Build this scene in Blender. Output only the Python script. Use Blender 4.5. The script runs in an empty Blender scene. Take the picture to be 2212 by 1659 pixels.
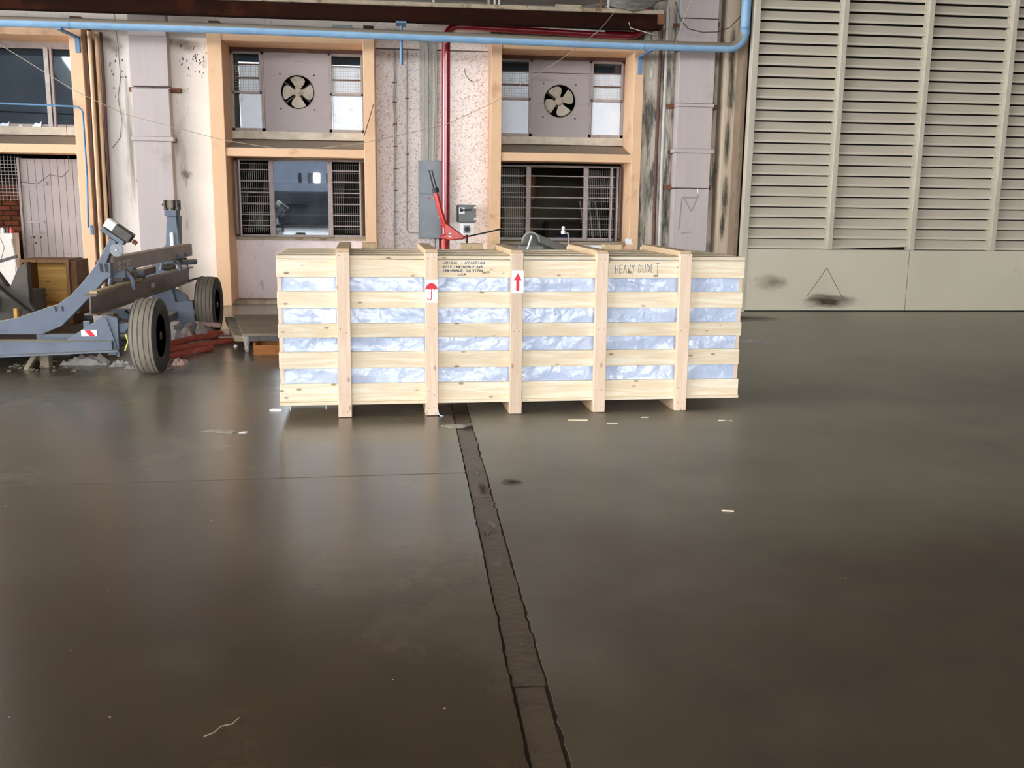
import bpy, bmesh, math, random
from mathutils import Vector, Matrix, noise
random.seed(7)
S = bpy.context.scene
COL = S.collection
PI = math.pi

# ------------------------------------------------------------------ camera, world, exposure
yaw, pit, roll = math.radians(6.2), math.radians(10.7), math.radians(0.73)
Fw = Vector((math.sin(yaw)*math.cos(pit), math.cos(yaw)*math.cos(pit), -math.sin(pit)))
R0 = Vector((math.cos(yaw), -math.sin(yaw), 0)); U0 = R0.cross(Fw)
Rv = R0*math.cos(roll)+U0*math.sin(roll); Uv = -R0*math.sin(roll)+U0*math.cos(roll)
cd = bpy.data.cameras.new('camera'); cam = bpy.data.objects.new('camera', cd); COL.objects.link(cam)
cd.sensor_fit = 'HORIZONTAL'; cd.sensor_width = 36; cd.lens = 2100/2212*36; cd.clip_start = .05; cd.clip_end = 500
M = Matrix((Rv, Uv, -Fw)).transposed().to_4x4(); M.translation = Vector((0, 0, 1.55)); cam.matrix_world = M
S.camera = cam
w = bpy.data.worlds.new('overcast_sky'); S.world = w; w.use_nodes = True
wn = w.node_tree; bgn = wn.nodes['Background']
bgn.inputs[0].default_value = (.97, .985, 1.0, 1); bgn.inputs[1].default_value = 4.0
S.view_settings.view_transform = 'Standard'; S.view_settings.look = 'None'; S.view_settings.gamma = 1
S.view_settings.use_curve_mapping = False; S.view_settings.exposure = 1.95
try:
    S.cycles.use_denoising = True; S.cycles.max_bounces = 8; S.cycles.diffuse_bounces = 5
    S.cycles.sample_clamp_indirect = 6
except Exception: pass

# ------------------------------------------------------------------ materials
def lin(c):
    return tuple(((v/255)/12.92 if v/255 <= .04045 else ((v/255+.055)/1.055)**2.4) for v in c)
MATS = {}
def mat(name, c, c2=None, c3=None, rough=.7, scale=4., stretch=(1, 1, 1), bump=0., bscale=40., metal=0., spec=.5,
        amt=.5, amt3=.35, s3=1.2, st3=(1, 1, 1), coords='Object', dust=None, dust_z=.35, rvar=0., rand=0., far_light=None, bdist=.02):
    """two-tone noise, optional stain colour c3, optional dust on upward faces"""
    if name in MATS: return MATS[name]
    m = bpy.data.materials.new(name); m.use_nodes = True; MATS[name] = m
    n = m.node_tree.nodes; l = m.node_tree.links; b = n['Principled BSDF']
    b.inputs['Roughness'].default_value = rough; b.inputs['Metallic'].default_value = metal
    b.inputs['Specular IOR Level'].default_value = spec
    if coords == 'World':
        tc = n.new('ShaderNodeNewGeometry').outputs['Position']
    else:
        tc = n.new('ShaderNodeTexCoord').outputs['Object']
        oi = n.new('ShaderNodeObjectInfo'); ad = n.new('ShaderNodeVectorMath'); ad.operation = 'MULTIPLY_ADD'
        cmb = n.new('ShaderNodeCombineXYZ')
        for i in range(3): l.new(oi.outputs['Random'], cmb.inputs[i])
        l.new(cmb.outputs[0], ad.inputs[0]); ad.inputs[1].default_value = (17, 31, 23); l.new(tc, ad.inputs[2]); tc = ad.outputs[0]
    def noisef(sc, st, det=5, r=.55):
        mp = n.new('ShaderNodeMapping'); mp.inputs['Scale'].default_value = st; l.new(tc, mp.inputs[0])
        t = n.new('ShaderNodeTexNoise'); t.inputs['Scale'].default_value = sc; t.inputs['Detail'].default_value = det
        t.inputs['Roughness'].default_value = r; l.new(mp.outputs[0], t.inputs['Vector']); return t.outputs['Fac']
    def ramp(f, a, bb):
        r = n.new('ShaderNodeMapRange'); r.inputs[1].default_value = a; r.inputs[2].default_value = bb; l.new(f, r.inputs[0]); return r.outputs[0]
    def mix(f, a, bb, mode='MIX'):
        x = n.new('ShaderNodeMix'); x.data_type = 'RGBA'; x.blend_type = mode
        if isinstance(f, float): x.inputs[0].default_value = f
        else: l.new(f, x.inputs[0])
        for k, v in ((6, a), (7, bb)):
            if isinstance(v, tuple): x.inputs[k].default_value = (*v, 1)
            else: l.new(v, x.inputs[k])
        return x.outputs[2]
    col = lin(c)
    if c2:
        f = noisef(scale, stretch); col = mix(ramp(f, .5-amt/2*.6, .5+amt/2*.6), lin(c), lin(c2))
    if c3:
        f = noisef(s3, st3, 8, .65); col = mix(ramp(f, .66-amt3*.32, .76-amt3*.32), col, lin(c3))
    if far_light:   # lighter colour painted in with distance for light on the far floor, ragged boundary
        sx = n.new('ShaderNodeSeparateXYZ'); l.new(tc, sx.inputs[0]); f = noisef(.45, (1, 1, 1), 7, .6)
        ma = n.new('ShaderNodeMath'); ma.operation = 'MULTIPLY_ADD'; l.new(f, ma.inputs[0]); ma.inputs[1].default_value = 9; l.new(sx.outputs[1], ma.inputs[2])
        col = mix(ramp(ma.outputs[0], 7.5, 14.5), col, lin(far_light))
    if rand:
        oi2 = n.new('ShaderNodeObjectInfo'); mr = n.new('ShaderNodeMapRange'); mr.inputs[3].default_value = 1-rand; mr.inputs[4].default_value = 1.0
        l.new(oi2.outputs['Random'], mr.inputs[0]); cc = n.new('ShaderNodeCombineXYZ')
        for i in range(3): l.new(mr.outputs[0], cc.inputs[i])
        col = mix(1.0, col, cc.outputs[0], 'MULTIPLY')
    if dust:
        g = n.new('ShaderNodeNewGeometry'); sx = n.new('ShaderNodeSeparateXYZ'); l.new(g.outputs['True Normal'] if False else g.outputs['Normal'], sx.inputs[0])
        col = mix(ramp(sx.outputs[2], dust_z-.12, dust_z+.12), col, lin(dust))
    if isinstance(col, tuple): b.inputs['Base Color'].default_value = (*col, 1)
    else: l.new(col, b.inputs['Base Color'])
    if bump:
        bf = noisef(bscale, (1, 1, 1), 4, .6); bp = n.new('ShaderNodeBump'); bp.inputs['Strength'].default_value = bump
        bp.inputs['Distance'].default_value = bdist; l.new(bf, bp.inputs['Height']); l.new(bp.outputs[0], b.inputs['Normal'])
    if rvar:
        rf = noisef(2.3, (1, 1, 1), 5, .6); mr = n.new('ShaderNodeMapRange'); mr.inputs[1].default_value = .35; mr.inputs[2].default_value = .65
        mr.inputs[3].default_value = max(.03, rough-rvar); mr.inputs[4].default_value = rough+rvar; l.new(rf, mr.inputs[0]); l.new(mr.outputs[0], b.inputs['Roughness'])
    return m

def wood(name, c, c2, knot, axis=0, rough=.6, ring=1., kamt=1.):
    if name in MATS: return MATS[name]
    m = bpy.data.materials.new(name); m.use_nodes = True; MATS[name] = m
    n = m.node_tree.nodes; l = m.node_tree.links; b = n['Principled BSDF']; b.inputs['Roughness'].default_value = rough
    b.inputs['Specular IOR Level'].default_value = .25
    tc = n.new('ShaderNodeTexCoord'); oi = n.new('ShaderNodeObjectInfo'); cmb = n.new('ShaderNodeCombineXYZ')
    for i in range(3): l.new(oi.outputs['Random'], cmb.inputs[i])
    ad = n.new('ShaderNodeVectorMath'); ad.operation = 'MULTIPLY_ADD'; l.new(cmb.outputs[0], ad.inputs[0]); ad.inputs[1].default_value = (37, 53, 41)
    l.new(tc.outputs['Object'], ad.inputs[2])
    mp = n.new('ShaderNodeMapping'); st = [9, 9, 9]; st[axis] = .7; mp.inputs['Scale'].default_value = st; l.new(ad.outputs[0], mp.inputs[0])
    t = n.new('ShaderNodeTexNoise'); t.inputs['Scale'].default_value = 2.2; t.inputs['Detail'].default_value = 6; t.inputs['Distortion'].default_value = .6
    l.new(mp.outputs[0], t.inputs['Vector'])
    mu = n.new('ShaderNodeMath'); mu.operation = 'MULTIPLY'; mu.inputs[1].default_value = 6; l.new(t.outputs['Fac'], mu.inputs[0])
    pp = n.new('ShaderNodeMath'); pp.operation = 'PINGPONG'; pp.inputs[1].default_value = 1; l.new(mu.outputs[0], pp.inputs[0])
    ml = n.new('ShaderNodeMath'); ml.operation = 'MULTIPLY'; ml.inputs[1].default_value = .8*ring; l.new(pp.outputs[0], ml.inputs[0])
    x = n.new('ShaderNodeMix'); x.data_type = 'RGBA'; l.new(ml.outputs[0], x.inputs[0]); x.inputs[6].default_value = (*lin(c), 1); x.inputs[7].default_value = (*lin(c2), 1)
    # knots
    mp2 = n.new('ShaderNodeMapping'); st = [10, 10, 10]; st[axis] = 4.6; mp2.inputs['Scale'].default_value = [q*1.25 for q in st]; l.new(ad.outputs[0], mp2.inputs[0])
    v = n.new('ShaderNodeTexVoronoi'); v.inputs['Scale'].default_value = 1.; l.new(mp2.outputs[0], v.inputs['Vector'])
    mr = n.new('ShaderNodeMapRange'); mr.inputs[1].default_value = .07; mr.inputs[2].default_value = .15; mr.inputs[3].default_value = .8*kamt; mr.inputs[4].default_value = 0
    l.new(v.outputs['Distance'], mr.inputs[0])
    y = n.new('ShaderNodeMix'); y.data_type = 'RGBA'; l.new(mr.outputs[0], y.inputs[0]); l.new(x.outputs[2], y.inputs[6]); y.inputs[7].default_value = (*lin(knot), 1)
    # board to board tint
    mr2 = n.new('ShaderNodeMapRange'); mr2.inputs[3].default_value = .82; mr2.inputs[4].default_value = 1.0; l.new(oi.outputs['Random'], mr2.inputs[0])
    c3 = n.new('ShaderNodeCombineXYZ'); 
    for i in range(3): l.new(mr2.outputs[0], c3.inputs[i])
    z = n.new('ShaderNodeMix'); z.data_type = 'RGBA'; z.blend_type = 'MULTIPLY'; z.inputs[0].default_value = 1
    l.new(y.outputs[2], z.inputs[6]); l.new(c3.outputs[0], z.inputs[7]); l.new(z.outputs[2], b.inputs['Base Color'])
    return m

def glass(name, tint, rough=.03, alpha_like=.0):
    """thin dusty pane: partly mirror, partly see-through"""
    if name in MATS: return MATS[name]
    m = bpy.data.materials.new(name); m.use_nodes = True; MATS[name] = m
    n = m.node_tree.nodes; l = m.node_tree.links; n.remove(n['Principled BSDF']); out = n['Material Output']
    gl = n.new('ShaderNodeBsdfGlossy'); gl.inputs['Roughness'].default_value = rough; gl.inputs['Color'].default_value = (*tint, 1)
    tr = n.new('ShaderNodeBsdfTransparent'); tr.inputs['Color'].default_value = (.75, .8, .82, 1)
    df = n.new('ShaderNodeBsdfDiffuse'); df.inputs['Color'].default_value = (.35, .42, .5, 1)
    m1 = n.new('ShaderNodeMixShader'); m2 = n.new('ShaderNodeMixShader'); m1.inputs[0].default_value = .55 if alpha_like == 0 else alpha_like
    l.new(tr.outputs[0], m1.inputs[1]); l.new(gl.outputs[0], m1.inputs[2])
    tcn = n.new('ShaderNodeTexCoord'); t = n.new('ShaderNodeTexNoise'); t.inputs['Scale'].default_value = 3; t.inputs['Detail'].default_value = 8
    l.new(tcn.outputs['Object'], t.inputs['Vector']); mr = n.new('ShaderNodeMapRange'); mr.inputs[1].default_value = .4; mr.inputs[2].default_value = .8
    mr.inputs[3].default_value = .02; mr.inputs[4].default_value = .22 if alpha_like == 0 or alpha_like > .3 else .07; l.new(t.outputs['Fac'], mr.inputs[0])
    l.new(mr.outputs[0], m2.inputs[0]); l.new(m1.outputs[0], m2.inputs[1]); l.new(df.outputs[0], m2.inputs[2]); l.new(m2.outputs[0], out.inputs[0])
    return m

SLAB_L = mat('slab_smooth', (80, 64, 45), (60, 47, 32), rough=.25, scale=2.6, coords='World', amt=.9, bump=.015, bscale=34, rvar=.010, spec=.85, far_light=(132, 126, 111))
SLAB_R = mat('slab_worn', (80, 65, 47), (60, 48, 34), rough=.45, scale=2.6, coords='World', amt=.8, bump=.02, bscale=34, rvar=.02, spec=1.0, far_light=(158, 153, 136))
TRENCH = mat('trench_mortar', (84, 68, 50), (74, 58, 42), (56, 42, 28), rough=.42, scale=7, coords='World', amt=1, amt3=.45, s3=4, bump=.25, bscale=30, spec=.6)
DIRT = mat('joint_dirt', (60, 46, 32), (48, 36, 25), rough=.95, scale=30)
WHITE_PL = mat('old_white_plaster', (238, 230, 222), (222, 212, 204), (190, 180, 168), rough=.85, scale=1.5, coords='World', amt=1, amt3=.28, s3=1.3, st3=(3, 3, .6), bump=.12, bscale=20)
ROUGH_PL = mat('pink_roughcast', (255, 246, 241), (248, 236, 230), (196, 170, 158), rough=.95, scale=9, coords='World', amt=1, amt3=.4, s3=44, bump=.4, bscale=45)
DADO = mat('lilac_roughcast', (238, 226, 226), (224, 210, 210), (192, 176, 172), rough=.9, scale=5, coords='World', amt=1, amt3=.25, s3=9, st3=(1, 1, .35), bump=.5, bscale=40)
STAINED = mat('mouldy_concrete', (212, 200, 184), (180, 170, 156), (96, 94, 86), rough=.92, scale=2.2, stretch=(4, 4, .5), coords='World', amt=1.1, amt3=.52, s3=2.4, st3=(3.2, 3.2, .55), bump=.4, bscale=22)
STRIP = mat('brown_edge_paint', (138, 118, 98), (120, 102, 84), rough=.7, scale=5)
CREAM = mat('cream_column', (196, 180, 158), (172, 156, 136), (120, 110, 95), rough=.85, scale=2, stretch=(3, 3, .4), coords='World', amt=1, amt3=.25, bump=.15)
PEACH = mat('peach_paint', (232, 194, 156), (226, 184, 146), (204, 160, 126), rough=.75, scale=3, coords='World', amt=1, amt3=.2, s3=2, bump=.08, dust=(150, 138, 122), dust_z=.4)
RECESS = mat('brown_reveal', (172, 148, 122), (156, 132, 108), rough=.8, scale=2, coords='World', dust=(160, 152, 140), dust_z=.4)
MAUVE = mat('mauve_steel', (186, 174, 172), (180, 168, 166), (166, 152, 148), rough=.5, scale=3, stretch=(6, 6, .3), amt3=.2, dust=(140, 128, 115), dust_z=.5)
MAUVE_D = mat('mauve_window_paint', (168, 156, 152), (152, 140, 136), (128, 116, 110), rough=.55, scale=12, amt3=.25)
MAUVE_P = mat('mauve_panel_board', (170, 160, 159), (164, 154, 153), (148, 136, 132), rough=.65, scale=1.5, amt3=.2, s3=3, st3=(.5, 1, 3))
GATE = mat('stone_grey_gate_paint', (202, 192, 174), (196, 186, 168), rough=.5, scale=.7, coords='World', amt=1.6)
GATE_L = mat('gate_jamb_paint', (188, 180, 162), (180, 172, 154), rough=.5, scale=3, coords='World')
GATE_P = mat('gate_kick_panel_paint', (200, 192, 172), (190, 182, 162), (150, 134, 108), rough=.5, scale=1.2, coords='World', amt=1, amt3=.14, s3=1.1, st3=(1, 1, 2.2), bump=.03, bscale=3)
BLUE = mat('sky_blue_pipe_paint', (136, 174, 206), (124, 163, 198), (160, 166, 164), rough=.5, scale=6, amt3=.06, s3=8, dust=(128, 118, 104), dust_z=.12)
BLUE2 = mat('blue_bracket_paint', (104, 142, 180), (90, 126, 164), rough=.5, scale=8)
RED = mat('crimson_pipe_paint', (150, 24, 40), (134, 18, 34), rough=.22, scale=9, spec=.9)
RED2 = mat('signal_red_paint', (206, 44, 32), (186, 34, 26), (120, 60, 50), rough=.3, scale=12, amt3=.2, s3=14, spec=.7)
GIRDER = mat('dark_brown_girder', (40, 18, 10), (28, 13, 8), (54, 26, 16), spec=.08, rough=.9, scale=3, stretch=(.4, 3, 3), coords='World')
RUST = mat('rusty_steel', (130, 82, 56), (96, 58, 40), (70, 50, 40), rough=.85, scale=14, amt=1)
RUSTD = mat('dark_brown_steel', (104, 72, 60), (80, 54, 46), rough=.7, scale=6)
CONC = mat('dusty_concrete_edge', (168, 156, 136), (140, 126, 106), (110, 84, 60), rough=.9, scale=7, coords='World', amt=1, amt3=.35, s3=5, bump=.3)
GREYC = mat('grey_cable', (222, 219, 212), (204, 200, 193), rough=.6, scale=20, rand=.35)
GREYP = mat('grey_conduit', (186, 182, 176), (166, 160, 154), rough=.4, scale=10)
GREYB = mat('grey_enclosure', (134, 142, 150), (126, 134, 142), rough=.4, scale=4)
GREYD = mat('slate_grey_box', (108, 114, 114), (100, 106, 106), rough=.45, scale=6)
WHITE = mat('white_plastic', (238, 240, 240), rough=.4)
WHITEP = mat('white_paper_sticker', (248, 248, 250), rough=.5)
BLACK = mat('black_rubber', (34, 34, 36), (26, 26, 28), rough=.55, scale=12)
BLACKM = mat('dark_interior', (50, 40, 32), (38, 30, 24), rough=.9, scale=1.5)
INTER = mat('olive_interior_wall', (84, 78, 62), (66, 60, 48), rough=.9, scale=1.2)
BRICK = mat('red_brick', (150, 84, 52), (120, 62, 38), (90, 60, 44), rough=.9, scale=9, rand=.35)
TRAIL = mat('blue_grey_trailer_paint', (102, 112, 128), (92, 102, 118), (92, 92, 92), rough=.5, scale=5, amt3=.2, s3=6, dust=(160, 148, 130), dust_z=.6)
RAIL2 = mat('dark_lower_rail_paint', (112, 102, 100), (98, 88, 86), (84, 70, 60), rough=.5, scale=4, amt3=.3, dust=(150, 132, 106), dust_z=.6)
RAIL = mat('grey_rail_paint', (152, 144, 140), (140, 132, 128), (120, 106, 96), rough=.5, scale=4, amt3=.3, dust=(150, 132, 106), dust_z=.6)
TYRE = mat('lit_tread_rubber', (136, 128, 116), (122, 114, 102), rough=.85, scale=10)  # lighter tread colour carries the light that falls on it
TYRE_SHADE = mat('shaded_side_rubber', (60, 60, 62), (48, 48, 50), rough=.7, scale=8)  # darker copy of the rubber, shade of the sidewalls put into the colour
OIL = mat('oily_metal', (74, 70, 64), (54, 50, 46), (96, 80, 60), rough=.45, scale=20)
PINE = wood('pale_pine', (244, 234, 212), (228, 204, 166), (128, 96, 74), 0)
PINE_Z = wood('pinkish_pine_post', (238, 216, 194), (228, 198, 170), (150, 92, 66), 2, kamt=.7)
PINE_Y = wood('darker_pine_beam', (214, 190, 156), (196, 168, 132), (110, 84, 62), 1)  # darker pine for top beams, skids, end slats and lid battens
BOXW = wood('varnished_box_wood', (224, 180, 104), (206, 156, 82), (96, 46, 22), 0)
BOXD = wood('dark_box_wood', (128, 92, 58), (104, 72, 44), (60, 34, 20), 2)
DRAW = wood('orange_drawer_wood', (198, 132, 72), (176, 108, 54), (110, 60, 30), 0)
TARP = mat('white_woven_plastic', (196, 208, 232), (180, 194, 222), rough=.3, scale=5, stretch=(.5, 1, 2.2), bump=.6, bscale=3.2, spec=.9, bdist=.08)
CARTM = mat('dusty_cart_top', (150, 136, 116), (134, 120, 100), (110, 98, 80), rough=.7, scale=4, amt3=.2)
TERRA = mat('faded_red_pipe', (176, 84, 66), (150, 68, 54), (186, 140, 126), rough=.7, scale=6, amt3=.25, s3=7)
ORANGE = mat('orange_pipe', (190, 84, 50), (166, 70, 44), rough=.6, scale=8)
PALEEND = mat('pale_pink_end', (208, 176, 166), (190, 156, 146), rough=.7, scale=10)
PAPER = mat('scrap_paper', (186, 178, 166), (166, 158, 146), rough=.8, scale=20)
PALEG = mat('pale_blue_glass', (236, 244, 252), (222, 234, 248), (190, 204, 222), rough=.45, scale=4, amt=1, amt3=.2, s3=5, spec=.3)  # opaque pale bluish-white colour for the upper panes
GREYC2 = mat('dusty_tray_cable', (118, 114, 106), (98, 94, 88), rough=.7, scale=20, rand=.35)
DARKG = glass('dark_glass', (.62, .68, .72), .02, .10)
REFLG = glass('reflective_glass', (.85, .92, 1.), .015, .5)
FANM = mat('beige_fan_blade', (182, 172, 156), (170, 160, 142), (140, 130, 112), rough=.55, scale=8)
INK = mat('blue_grey_ink', (62, 84, 110), rough=.9)
INKRED = mat('sticker_red', (214, 24, 48), rough=.5)
STENCIL = mat('faded_stencil_paint', (206, 198, 190), rough=.8)
SMEAR = mat('grey_marker_smear', (150, 140, 144), rough=.8)
ROPE = mat('pale_cord', (170, 158, 136), rough=.8)
WIRE = mat('dark_thin_wire', (74, 62, 54), rough=.7)
CLUT_B = mat('dark_blue_cloth', (40, 52, 80), rough=.9)
LEAF = mat('distant_green', (96, 122, 78), (70, 96, 60), rough=.9, scale=1)
APRON = mat('asphalt_apron', (72, 74, 80), (64, 66, 70), rough=.9, scale=.5, coords='World')
CEIL = mat('hangar_roof_sheet', (84, 80, 74), (70, 66, 60), rough=.8, scale=.6, coords='World')
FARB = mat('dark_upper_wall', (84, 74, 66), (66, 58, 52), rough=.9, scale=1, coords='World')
FARW = mat('reflection_blocker_dark', (38, 44, 54), (30, 35, 44), rough=.8, scale=.3, coords='World')

# ------------------------------------------------------------------ mesh helpers
ORIG = {}
class MB:
    def __init__(s): s.v = []; s.f = []
    def add(s, vs, fs):
        k = len(s.v); s.v += [Vector(q) for q in vs]; s.f += [tuple(i+k for i in f) for f in fs]; return s
    def box(s, x0, x1, y0, y1, z0, z1):
        return s.add([(x0, y0, z0), (x1, y0, z0), (x1, y1, z0), (x0, y1, z0), (x0, y0, z1), (x1, y0, z1), (x1, y1, z1), (x0, y1, z1)],
                     [(0, 3, 2, 1), (4, 5, 6, 7), (0, 1, 5, 4), (1, 2, 6, 5), (2, 3, 7, 6), (3, 0, 4, 7)])
    def obox(s, c, ax, ay, az, hx, hy, hz):
        c = Vector(c); ax, ay, az = Vector(ax).normalized()*hx, Vector(ay).normalized()*hy, Vector(az).normalized()*hz
        vs = [c-ax-ay-az, c+ax-ay-az, c+ax+ay-az, c-ax+ay-az, c-ax-ay+az, c+ax-ay+az, c+ax+ay+az, c-ax+ay+az]
        return s.add(vs, [(0, 3, 2, 1), (4, 5, 6, 7), (0, 1, 5, 4), (1, 2, 6, 5), (2, 3, 7, 6), (3, 0, 4, 7)])
    def bar(s, a, b, wd, ht, up=(0, 0, 1)):
        a, b = Vector(a), Vector(b); d = (b-a); L = d.length; d.normalize(); side = d.cross(Vector(up))
        if side.length < 1e-4: side = d.cross(Vector((0, 1, 0)))
        side.normalize(); u = side.cross(d); return s.obox((a+b)/2, d, side, u, L/2, wd/2, ht/2)
    def prism(s, pts, y0, y1, plane='XZ'):
        n = len(pts)
        def P(p, t): return (p[0], t, p[1]) if plane == 'XZ' else ((t, p[0], p[1]) if plane == 'YZ' else (p[0], p[1], t))
        vs = [P(p, y0) for p in pts]+[P(p, y1) for p in pts]
        fs = [tuple(range(n)), tuple(range(2*n-1, n-1, -1))]+[(i, i+n, (i+1) % n+n, (i+1) % n) for i in range(n)]
        return s.add(vs, fs)
    def tube(s, pts, r, n=10, caps=True):
        pts = [Vector(p) for p in pts]; rr = r if isinstance(r, (list, tuple)) else [r]*len(pts); rings = []; k = len(s.v); prev = None
        for i, p in enumerate(pts):
            d = (pts[min(i+1, len(pts)-1)]-pts[max(i-1, 0)]).normalized()
            if prev is None:
                a = d.cross(Vector((0, 0, 1)))
                if a.length < 1e-3: a = d.cross(Vector((0, 1, 0)))
            else: a = prev-d*prev.dot(d)
            a.normalize(); prev = a; b = d.cross(a)
            s.v += [p+(a*math.cos(2*PI*j/n)+b*math.sin(2*PI*j/n))*rr[i] for j in range(n)]
        for i in range(len(pts)-1):
            for j in range(n): s.f.append((k+i*n+j, k+i*n+(j+1) % n, k+(i+1)*n+(j+1) % n, k+(i+1)*n+j))
        if caps: s.f.append(tuple(k+j for j in reversed(range(n)))); s.f.append(tuple(k+(len(pts)-1)*n+j for j in range(n)))
        return s
    def lathe(s, c, axis, prof, n=32):
        """prof: list of (along, radius)"""
        c = Vector(c); ax = Vector(axis).normalized(); a = ax.cross(Vector((0, 0, 1)))
        if a.length < 1e-3: a = Vector((1, 0, 0))
        a.normalize(); b = ax.cross(a); k = len(s.v)
        for t, r in prof: s.v += [c+ax*t+(a*math.cos(2*PI*j/n)+b*math.sin(2*PI*j/n))*r for j in range(n)]
        for i in range(len(prof)-1):
            for j in range(n): s.f.append((k+i*n+j, k+i*n+(j+1) % n, k+(i+1)*n+(j+1) % n, k+(i+1)*n+j))
        s.f.append(tuple(k+j for j in range(n))); s.f.append(tuple(k+(len(prof)-1)*n+j for j in reversed(range(n))))
        return s
    def build(s, name, m, parent=None, org=None, bev=0., smooth=False, smooth_ang=None):
        lo = Vector([min(v[i] for v in s.v) for i in range(3)]); hi = Vector([max(v[i] for v in s.v) for i in range(3)])
        if org is None: org = Vector(((lo.x+hi.x)/2, (lo.y+hi.y)/2, lo.z))
        org = Vector(org); me = bpy.data.meshes.new(name); me.from_pydata([v-org for v in s.v], [], s.f)
        bm = bmesh.new(); bm.from_mesh(me); bmesh.ops.recalc_face_normals(bm, faces=bm.faces); bm.to_mesh(me); bm.free()
        me.materials.append(m)
        o = bpy.data.objects.new(name, me); COL.objects.link(o); ORIG[o.name] = org
        if parent: o.parent = parent; o.location = org-ORIG[parent.name]
        else: o.location = org
        if smooth:
            for p in me.polygons: p.use_smooth = True
            me.set_sharp_from_angle(angle=math.radians(smooth_ang or 40))
        if bev:
            b = o.modifiers.new('edge', 'BEVEL'); b.width = bev; b.segments = 1; b.limit_method = 'ANGLE'; b.harden_normals = False
        return o
def tag(o, label=None, cat=None, group=None, kind=None):
    if label: o['label'] = label
    if cat: o['category'] = cat
    if group: o['group'] = group
    if kind: o['kind'] = kind
    return o
def thing(name, loc, label, cat=None, group=None, kind=None, rotz=0, local=False):
    o = bpy.data.objects.new(name, None); COL.objects.link(o); o.location = loc; o.rotation_euler = (0, 0, rotz); o.empty_display_size = .1
    ORIG[o.name] = Vector((0, 0, 0)) if local else Vector(loc); return tag(o, label, cat, group, kind)
def inst(src, org, parent, mirror=None):
    o = src.copy(); COL.objects.link(o); o.parent = parent; o.location = Vector(org)-ORIG[parent.name]; ORIG[o.name] = Vector(org); return o
def arc(c, r, a0, a1, n, u=(1, 0, 0), v=(0, 0, 1)):
    c, u, v = Vector(c), Vector(u), Vector(v)
    return [c+u*r*math.cos(a0+(a1-a0)*i/n)+v*r*math.sin(a0+(a1-a0)*i/n) for i in range(n+1)]
def bow(a, b, sag, n=14):
    a, b = Vector(a), Vector(b); return [a.lerp(b, i/n)-Vector((0, 0, sag*4*(i/n)*(1-i/n))) for i in range(n+1)]

# ------------------------------------------------------------------ FLOOR
fl = thing('floor', (0, 7, 0), 'dark brown concrete hangar floor crossed by a covered trench strip', kind='structure')
def jag(x, y0, y1, amp, step=.07):
    pts = []; y = y0
    while y < y1: pts.append((x+amp*(.45*noise.noise(Vector((x*9, y*2.5, 3)))+.8*noise.noise(Vector((x*9, y*17, 7)))+.5*noise.noise(Vector((x*9, y*47, 1)))), y)); y += step
    pts.append((x, y1)); return pts
def slab(name, pts, z1, m, z0=-.014): return MB().prism(pts, z0, z1, 'XY').build(name, m, fl)
gl_, gr_ = jag(.324, 1.0, 14.3, .009, .04), jag(.447, 1.0, 14.3, .010, .04)
e1 = [p for p in gl_ if p[1] < 5.40]; e2 = [p for p in gl_ if p[1] > 5.42]
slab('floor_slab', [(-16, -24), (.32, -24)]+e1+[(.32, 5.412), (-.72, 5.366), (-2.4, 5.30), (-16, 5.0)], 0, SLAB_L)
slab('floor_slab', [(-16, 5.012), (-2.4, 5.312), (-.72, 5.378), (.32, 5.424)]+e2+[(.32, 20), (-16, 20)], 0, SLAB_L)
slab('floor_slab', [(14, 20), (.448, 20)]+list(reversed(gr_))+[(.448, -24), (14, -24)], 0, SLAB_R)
ys = [-24, 2.9, 4.95, 8.6, 14.3]
for i in range(len(ys)-1):
    a = jag(.332, ys[i]+.003, ys[i+1]-.003, .012, .035) if ys[i] > 0 else [(.336, ys[i]), (.336, ys[i+1]-.006)]
    b = jag(.438, ys[i]+.003, ys[i+1]-.003, .013, .035) if ys[i] > 0 else [(.432, ys[i]), (.432, ys[i+1]-.006)]
    slab('trench_cover', a+list(reversed(b)), -.003-.001*(i % 2), TRENCH)
MB().box(-16, 14, -24, 20, -.14, -.007).build('joint_bed', DIRT, fl)
ap = MB().box(-90, 90, -130, -24, -.14, -.01).build('ground_outside', APRON); tag(ap, 'dark asphalt apron outside the hangar', kind='structure')

# ------------------------------------------------------------------ SHELL behind and around the camera
c_ = MB().box(-26, 22, -24, 20, 8.6, 8.8).build('ceiling', CEIL); tag(c_, 'high sheeted hangar roof ', kind='structure')
w_ = MB().box(11.6, 11.8, -24, 15.4, 0, 8.6).build('wall_right', CEIL); tag(w_, 'right end wall of the hangar', kind='structure')
lw_ = MB().box(-7, -1.6, -8.7, -7.9, .78, .86).box(-7, -6.9, -8.7, -7.9, 0, .78).box(-1.7, -1.6, -8.7, -7.9, 0, .78).box(-6.9, -1.7, -8.6, -8.55, 0, 1.22).build('reflection_blocker', FARW); tag(lw_, 'unseen dark bench shape added to block reflections in the pane', 'bench')  # added out of view to block bright floor reflections in the window pane
eb = MB().box(-26, 22, 17.8, 18, 0, 8.6).build('wall_far', CEIL); tag(eb, 'closed rear wall of the side rooms', kind='structure')
fb = MB()
for x0, x1 in ((-23.9, -9.6), (-4.4, 40)): fb.box(x0, x1, -66, -60, 0, 4.0)
fb.box(-9.6, -4.4, -66, -60, 0, 1.05).box(-9.6, -4.4, -66, -60, 1.9, 4.0)
for x in (-9.3, -7.7, -6.9, -5.8, -5.0): fb.box(x, x+.55, -66, -60, 1.05, 1.9)
fb = fb.build('far_building', FARW); tag(fb, 'low dark building across the apron', 'building')
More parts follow.
